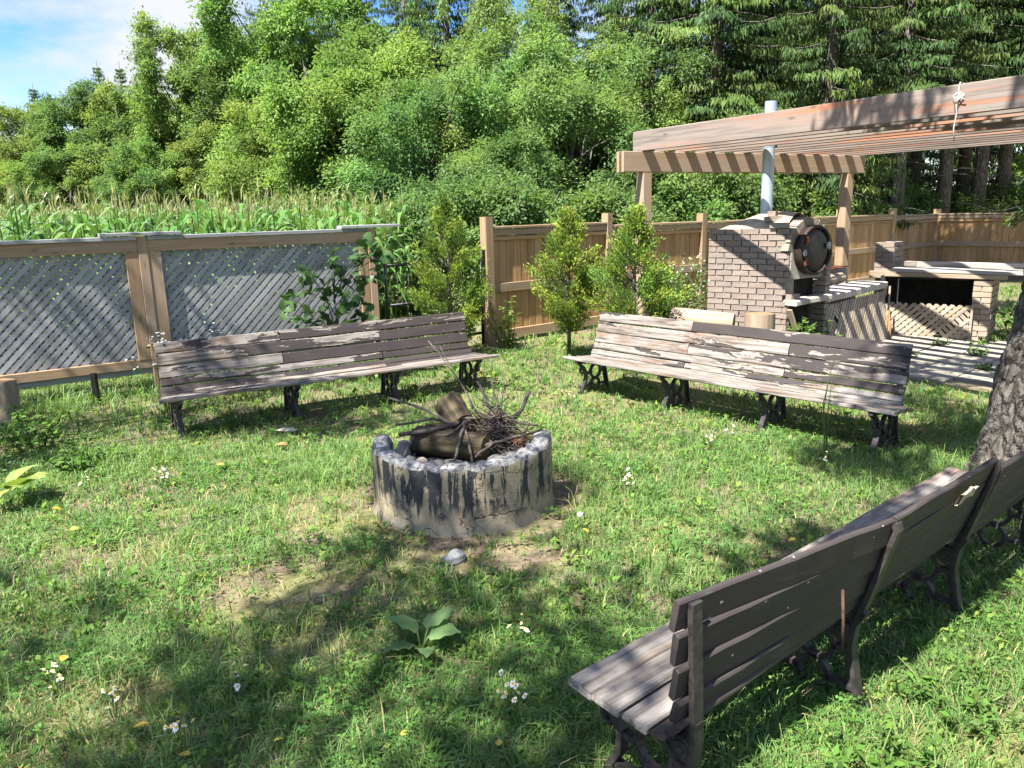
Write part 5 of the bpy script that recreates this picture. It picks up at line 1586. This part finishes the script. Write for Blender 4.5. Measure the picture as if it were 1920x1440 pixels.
def grass(n, y0, y1, seed, hl, wl):
    rg = np.random.default_rng(seed)
    x, y = scatter(n, y0, y1, rg)
    # near half of the blades grow in tufts
    nc = max(10, n // 34); cx, cy = scatter(nc, y0, y1, rg); ci = rg.integers(0, nc, n); intuft = rg.uniform(0, 1, n) < .5
    sg = rg.uniform(.012, .05, nc)[ci]; ox, oy = rg.normal(0, 1, n) * sg, rg.normal(0, 1, n) * sg
    x = np.where(intuft, cx[ci] + ox, x); y = np.where(intuft, cy[ci] + oy, y)
    ta = np.where(intuft, np.arctan2(oy, ox) + rg.normal(0, .5, n), rg.uniform(0, 6.283, n)); th = np.where(intuft, rg.uniform(.75, 1.5, nc)[ci], 1.0); tc = np.where(intuft, rg.normal(0, .22, nc)[ci], 0)
    na, nb = nA(x, y), nB(x, y)
    keep = ~avoid(x, y) & (rg.uniform(0, 1, n) > dirt_amount(x, y) * .92 + np.clip(-nb * .55, 0, .45))
    x, y, na, nb, ta, th, tc = (q[keep] for q in (x, y, na, nb, ta, th, tc)); n = len(x)
    z = np.zeros(n) - .01
    a = ta
    h = rg.uniform(*hl, n) * (1 + .55 * np.clip(na + nb * .6, -.6, 1.1)); h *= np.where(rg.uniform(0, 1, n) < .06, 1.6, 1) * th
    # long grass along the fences, the trunk and under the benches
    ln_d = np.abs((x + 3.96) * math.cos(R(LAZ)) - (y - 8.5) * math.sin(R(LAZ)))
    h *= 1 + 1.5 * np.clip(1 - ln_d / .9, 0, 1) * (x < -1.2)
    h *= 1 + 1.2 * np.clip(1 - np.hypot(x - 3.4, y - 4.8) / 1.1, 0, 1)
    h *= 1 + 1.3 * np.clip(1 - np.hypot((x + 3.0) / .9, (y - 2.6) / 1.3), 0, 1)
    lean = rg.uniform(.3, 1.6, n)
    dx, dy = np.cos(a), np.sin(a)
    w = rg.uniform(*wl, n)
    base = np.stack([x, y, z], 1); d = np.stack([dx, dy, np.zeros(n)], 1)
    sdv = np.stack([-dy, dx, np.zeros(n)], 1); sdv = unit(sdv + rg.normal(0, .2, (n, 3)))
    hh = h[:, None]; le = lean[:, None]; up = np.array([[0, 0, 1.0]])
    m1 = base + up * hh * .55 + d * hh * .25 * le; tp = base + up * hh * (1 - .30 * le) + d * hh * .75 * le
    V = np.stack([base - sdv * w[:, None] * .5, base + sdv * w[:, None] * .5, m1 - sdv * w[:, None] * .42, m1 + sdv * w[:, None] * .42, tp], 1).reshape(-1, 3)
    i0 = np.arange(n)[:, None] * 5
    Q = i0 + np.array([[0, 1, 3, 2]]); T_ = i0 + np.array([[2, 3, 4]])
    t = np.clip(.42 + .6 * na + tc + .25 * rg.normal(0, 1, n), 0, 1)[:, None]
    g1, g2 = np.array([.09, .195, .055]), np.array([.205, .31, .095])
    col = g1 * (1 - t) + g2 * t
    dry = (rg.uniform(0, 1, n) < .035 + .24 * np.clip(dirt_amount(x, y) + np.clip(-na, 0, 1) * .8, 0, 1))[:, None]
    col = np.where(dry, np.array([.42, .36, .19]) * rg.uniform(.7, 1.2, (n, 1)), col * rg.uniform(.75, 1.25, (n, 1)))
    return V, Q, T_, np.repeat(col, 5, 0)
VV = []; QQ = []; TT = []; CC = []; bb = 0
for (n, y0, y1, sd_n, hl, wl) in ((118000, 1.3, 3.2, 1, (.03, .085), (.0028, .0055)), (128000, 3.2, 6.2, 2, (.03, .085), (.0038, .007)),
                                  (82000, 6.2, 10.5, 3, (.035, .085), (.005, .010)), (30000, 10.5, 17.0, 4, (.05, .13), (.009, .016))):
    V, Q, T_, C = grass(n, y0, y1, sd_n, hl, wl)
    VV.append(V); QQ.append(Q + bb); TT.append(T_ + bb); CC.append(C); bb += len(V)
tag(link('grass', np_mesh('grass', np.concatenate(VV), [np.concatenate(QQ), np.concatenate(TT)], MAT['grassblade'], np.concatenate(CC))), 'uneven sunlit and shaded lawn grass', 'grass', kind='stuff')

# dead thatch and crumbs lying on the bare patches
rg = np.random.default_rng(70); n = 60000
x, y = scatter(n, 1.5, 7.0, rg); dk = dirt_amount(x, y); keep = ~avoid(x, y) & (rg.uniform(0, 1, n) < dk * .8 + .05); x, y = x[keep], y[keep]; n = len(x)
a = rg.uniform(0, 6.28, n); o3 = np.stack([np.cos(a), np.sin(a), rg.normal(.05, .12, n)], 1); ln = rg.uniform(.008, .055, n) * np.where(rg.uniform(0, 1, n) < .4, .4, 1)
cl = np.array([(.30, .24, .14), (.20, .15, .09), (.12, .09, .06), (.36, .31, .20)])[rg.integers(0, 4, n)] * rg.uniform(.7, 1.2, (n, 1))
V, F, C = leaves(np.stack([x, y, rg.uniform(.002, .014, n)], 1), o3, np.array([0, 0, 1]) + rg.normal(0, .4, (n, 3)), ln, np.clip(ln * .16, .0025, .006) * np.where(ln < .02, 2, 1), cl, .2, .5)
tag(link('thatch', np_mesh('thatch', V, [F], MAT['grassblade'], C)), 'dead straw and crumbs on the bare soil patches', 'thatch', kind='stuff')

# broad leaved weeds in rosettes
def weeds(n, y0, y1, seed, lr):
    rg = np.random.default_rng(seed); x, y = scatter(n, y0, y1, rg)
    k_ = nB(x + 11, y + 3)
    keep = ~avoid(x, y) & (k_ > -.12) & (rg.uniform(0, 1, n) > dirt_amount(x, y) * .6)
    x, y = x[keep], y[keep]; parts = []
    n = len(x); m_ = 6
    X = np.repeat(x, m_); Yv = np.repeat(y, m_); a = rg.uniform(0, 6.28, n * m_); s = np.repeat(rg.uniform(*lr, n), m_) * rg.uniform(.6, 1.2, n * m_)
    el = rg.uniform(.1, 1.1, n * m_)
    o = np.stack([np.cos(a) * np.cos(el), np.sin(a) * np.cos(el), np.sin(el)], 1)
    pos = np.stack([X, Yv, np.zeros(n * m_) + rg.uniform(.0, .035, n * m_)], 1) + o * (s * .3)[:, None]
    nr = np.stack([-np.cos(a) * np.sin(el), -np.sin(a) * np.sin(el), np.cos(el)], 1) + rg.normal(0, .2, (n * m_, 3))
    base = np.array([(.10, .20, .04), (.14, .24, .05), (.08, .165, .04), (.19, .27, .06)])[np.repeat(rg.integers(0, 4, n), m_)]
    col = base * rg.uniform(.75, 1.25, (n * m_, 1))
    return leaves(pos, o, nr, s, s * np.repeat(rg.uniform(.35, .75, n), m_), col, .15, .5)
parts = [weeds(4600, 1.4, 3.6, 61, (.016, .042)), weeds(4800, 3.6, 7.0, 62, (.02, .05)), weeds(2400, 7.0, 11.5, 63, (.035, .08))]
def clover(n, y0, y1, seed, lr):
    rg = np.random.default_rng(seed); x, y = scatter(n, y0, y1, rg)
    k_ = nA(x * 1.3 + 31, y * 1.3 + 7)
    keep = ~avoid(x, y) & (k_ > .08) & (rg.uniform(0, 1, n) > dirt_amount(x, y)); x, y = x[keep], y[keep]; n = len(x)
    X = np.repeat(x, 3); Yv = np.repeat(y, 3); a = np.repeat(rg.uniform(0, 6.28, n), 3) + np.tile([0, 2.1, 4.2], n) + rg.normal(0, .15, 3 * n); z = np.repeat(rg.uniform(.02, .055, n), 3)
    o = np.stack([np.cos(a), np.sin(a), rg.uniform(-.1, .3, 3 * n)], 1); s_ = np.repeat(rg.uniform(*lr, n), 3)
    nr = np.array([0, 0, 1]) + np.repeat(rg.normal(0, .3, (n, 3)), 3, 0)
    col = np.array([.09, .20, .045]) * np.repeat(rg.uniform(.7, 1.35, (n, 1)), 3, 0)
    return leaves(np.stack([X, Yv, z], 1), o, nr, s_, s_ * .95, col, .1, .6)
parts += [clover(14000, 1.4, 3.6, 64, (.009, .017)), clover(15000, 3.6, 7.0, 65, (.012, .022))]
V, F, C = merge(parts)
tag(link('weeds', np_mesh('weeds', V, [F], MAT['weed'], C)), 'broad leaved weeds and clover spread through the lawn', 'weeds', kind='stuff')

# taller leafy weeds: by the oven, along the fences, in the paving joints, by the near bench
def leafy(name, loc, h, r, n_st, leaf, cols, seed, label, cat='weed', per=14, flowers=0):
    rg = np.random.default_rng(seed); parts = []; b_ = MB(); fl = MB()
    for i in range(n_st):
        a = rg.uniform(0, 6.28); q = r * math.sqrt(rg.uniform(0, 1)); hh = h * rg.uniform(.6, 1.05)
        p0 = np.array([math.cos(a) * q * .4, math.sin(a) * q * .4, 0]); p1 = np.array([math.cos(a) * q, math.sin(a) * q, hh])
        b_.tube([tuple(p0), tuple((p0 + p1) / 2 + rg.normal(0, .02, 3)), tuple(p1)], [.005, .004, .002], 4, False)
        t = rg.uniform(.15, 1, per)[:, None]; pos = p0 + (p1 - p0) * t
        dr = rg.normal(0, 1, (per, 3)) * np.array([1, 1, .4]); nr = np.array([0, 0, 1]) + rg.normal(0, .35, (per, 3)); ln = leaf * rg.uniform(.6, 1.25, per)
        parts.append(leaves(pos, dr, nr, ln, ln * .5, cvar(cols[rg.integers(len(cols))], per, .15, rg)))
        for k_ in range(flowers):
            c = p1 + rg.normal(0, .035, 3); fl.tube([tuple(c), tuple(c + np.array([0, 0, .008]))], .011, 7)
    o = empty(name, loc, None, label, cat)
    V, F, C = merge(parts); b_.build('stem', MAT['stem'], o); link('foliage', np_mesh('foliage', V, [F], MAT['weed'], C), None, o)
    if flowers: fl.build('flowers', MAT['flower'], o)['kind'] = 'stuff'
    return o
WC = [(.08, .16, .035), (.10, .19, .04)]
leafy('weed_plant', (3.36, 8.55, 0), .62, .30, 13, .12, WC, 71, 'green feathery weed growing under the oven door', per=22)
leafy('flowering_shrub', (2.0, 9.6, 0), 1.25, .50, 80, .06, [(.15, .21, .08), (.20, .25, .11), (.12, .18, .065)], 72, 'pale flowering shrub left of the oven', 'shrub', 44, 1)
leafy('weed_plant', (-4.05, 6.3, 0), .36, .35, 22, .07, WC, 73, 'leafy nettle like weeds beside the weathered stump')
leafy('weed_plant', (-3.35, 5.75, 0), .2, .35, 18, .06, WC, 74, 'low leafy weeds left of the near foot of the left bench')
leafy('weed_plant', (1.18, 2.15, 0), .17, .24, 30, .04, WC, 75, 'leafy weeds at the middle leg of the near bench')
leafy('weed_plant', (1.6, 2.55, 0), .12, .3, 22, .035, WC, 76, 'low weeds behind the near bench in the sun')
leafy('fleabane', (-3.45, 7.55, 0), .75, .35, 14, .06, WC, 77, 'white fleabane in front of the lattice fence left of the bench', 'wildflower', 12, 4)
leafy('fleabane', (-2.85, 7.9, 0), .85, .3, 8, .06, WC, 78, 'white fleabane behind the back of the left bench', 'wildflower', 8, 4)
leafy('weed_plant', (-.05, 10.6, 0), .75, .3, 14, .09, [(.16, .23, .05), (.12, .19, .04)], 79, 'bright weeds at the foot of the first fence post')
leafy('weed_plant', (2.35, 5.55, 0), .95, .10, 3, .03, WC, 80, 'thin tall weed stalk in front of the far bench', per=8)
leafy('weed_plant', (6.9, 10.2, 0), .5, .5, 14, .10, WC, 81, 'weeds on the grass right of the table pier')
for (i, (u_, v_)) in enumerate(((.25, -.95), (.9, -1.5), (1.35, -.9), (.1, -1.9), (1.0, -2.1), (1.8, -1.2), (.55, -2.3))):
    p = Vector((3.93, 9.64, .02)) + azv(49) * u_ + azv(-41) * v_
    leafy('weed_tuft', p, .10, .16, 9, .06, WC, 90 + i, ('weed tuft in the paving near the lattice', 'weed tuft in the middle of the paving', 'weed tuft in the paving by the table', 'weed tuft at the paving edge behind the far bench',
          'weed tuft near the right edge of the paving', 'weed tuft in the paving below the table pier', 'weed tuft at the near corner of the paving')[i], per=9)

# daisies
DAISY = []
for s in range(3):
    fl = MB(); st = MB(); ye = MB(); random.seed(200 + s)
    for i in range((7, 11, 5)[s]):
        a = random.uniform(0, 6.28); q = random.uniform(0, .07); h = random.uniform(.07, .15); x, y = q * math.cos(a), q * math.sin(a)
        st.tube([(x * .3, y * .3, 0), (x, y, h)], .0018, 4, False)
        tx, ty = random.uniform(-.8, .8), random.uniform(-.8, .8); hr = random.uniform(.6, 1.05)
        for k_ in range(10):
            b0 = 2 * math.pi * k_ / 10; pr = random.uniform(.75, 1.1) * hr
            fl.add([(x, y, h + .001)] + [(x + q_ * pr * math.cos(b0 + e_), y + q_ * pr * math.sin(b0 + e_), h + .003 + q_ * pr * (tx * math.cos(b0 + e_) + ty * math.sin(b0 + e_)) - dz_) for q_, e_, dz_ in ((.011, -.25, 0), (.014, 0, .003), (.011, .25, 0))], [(0, 1, 2, 3)])
        ye.tube([(x, y, h), (x, y, h + .006)], .005, 7)
    MAT['yolk'] = MAT.get('yolk') or plain_mat('yellow_flower_centre', (.55, .38, .04), (.7, .5, .06), 20, .8)
    DAISY.append((st.mesh('stem', MAT['stem']), fl.mesh('petals', MAT['flower']), ye.mesh('flower_centre', MAT['yolk'])))
for i, (x, y, lab) in enumerate(((-1.55, 2.62, 'white daisies on bare ground in the left foreground'), (-1.85, 2.78, 'white daisies left of the burdock in the shade'), (-1.12, 2.75, 'white daisies between burdock and the left foreground'),
        (-1.2, 2.42, 'white daisies lowest in the picture'), (-.04, 2.58, 'single white daisy clump right of the burdock'), (.02, 3.05, 'small daisy clump above right of the burdock'),
        (.83, 8.15, 'daisies by the left foot of the far bench'), (.55, 7.4, 'daisies in the grass in front of the left end of the far bench'), (1.75, 5.95, 'daisies at the third foot of the far bench'),
        (1.52, 5.75, 'daisies in front of the third foot of the far bench'), (-2.5, 5.25, 'daisies in the sunny grass left of the pit'), (-3.0, 5.2, 'daisies near the hosta'), (-2.05, 2.3, 'daisies at the lower left corner of the lawn'),
        (.75, 4.9, 'daisies in the grass right of the pit'), (2.2, 5.2, 'daisies below the near foot of the far bench'))):
    o = empty('daisy_clump', (x, y, 0), None, lab, 'daisies', 'small white daisy clumps in the lawn'); o.rotation_euler = (0, 0, i * 1.3)
    for me in DAISY[i % 3]: link(me.name.split('.')[0], me, None, o)['kind'] = 'stuff'
# dandelion clock
dn = empty('dandelion_clock', (.37, 4.2, 0), None, 'dandelion seed head on a thin stalk right of the pit', 'dandelion')
b = MB(); b.tube([(0, 0, 0), (.004, 0, .12)], .0022, 5); b.build('stalk', MAT['twig'], dn)
link('seed_head', rock_mesh('seed_head', MAT['flower'], 2, 1.0, 2, .15), None, dn, (.004, 0, .135)).scale = (.016, .016, .016)
# fallen leaves
MAT['yleaf'] = solid_leaf_mat('yellow_fallen_leaf', (.55, .38, .04), (.65, .48, .08), .25)
MAT['bleaf'] = solid_leaf_mat('brown_fallen_leaf', (.30, .13, .05), (.42, .22, .10), .15)
lfm = [leaf_obj('fallen_leaf', HOS, 1, 1.1, MAT['yleaf'], .1), leaf_obj('fallen_leaf', OAK, 1, 1.1, MAT['bleaf'], .14)]
for i, (x, y, k_, s, lab) in enumerate(((-1.63, 2.28, 1, .085, 'large orange brown dead leaf at the lower left'), (-1.95, 6.05, 1, .10, 'orange brown dead leaf below the left bench'), (-2.75, 5.15, 1, .08, 'brown dead leaf near the daisies left of the pit'),
        (-2.95, 4.75, 0, .06, 'yellow leaf in the sunny grass near the hosta'), (-2.7, 4.4, 0, .05, 'yellow leaf in the sunny grass below the hosta'), (-1.95, 3.0, 0, .055, 'yellow leaf in the shade left of the daisies'),
        (-1.42, 2.5, 0, .06, 'yellow leaf between the front daisies'), (-1.15, 2.35, 0, .045, 'yellow leaf under the front daisies'), (-.85, 2.42, 0, .04, 'yellow leaf left of the burdock in front'),
        (-.43, 2.42, 0, .04, 'yellow leaf in front of the burdock'), (-.08, 2.35, 0, .035, 'yellow leaf in front of the seat end of the near bench'), (.42, 4.15, 0, .045, 'yellow leaf beside the dandelion clock'),
        (.25, 4.05, 0, .05, 'yellow leaf at the right foot of the pit'), (-.2, 3.85, 0, .05, 'yellow leaf beside the grey stone'), (1.55, 4.0, 0, .05, 'yellow leaf in the sunny grass before the near bench'),
        (1.1, 3.5, 0, .045, 'yellow leaf in the sunny lawn right of the pit'), (-2.2, 5.6, 0, .05, 'yellow leaf in the bright grass behind the pit'))):
    o = link('fallen_leaf', lfm[k_], None, None, (x, y, .045)); o.scale = (s, s, s); o.rotation_euler = (random.uniform(-.4, .4), random.uniform(-.4, .3), random.uniform(0, 6.28))
    tag(o, lab, 'leaf', 'fallen leaves on the lawn')
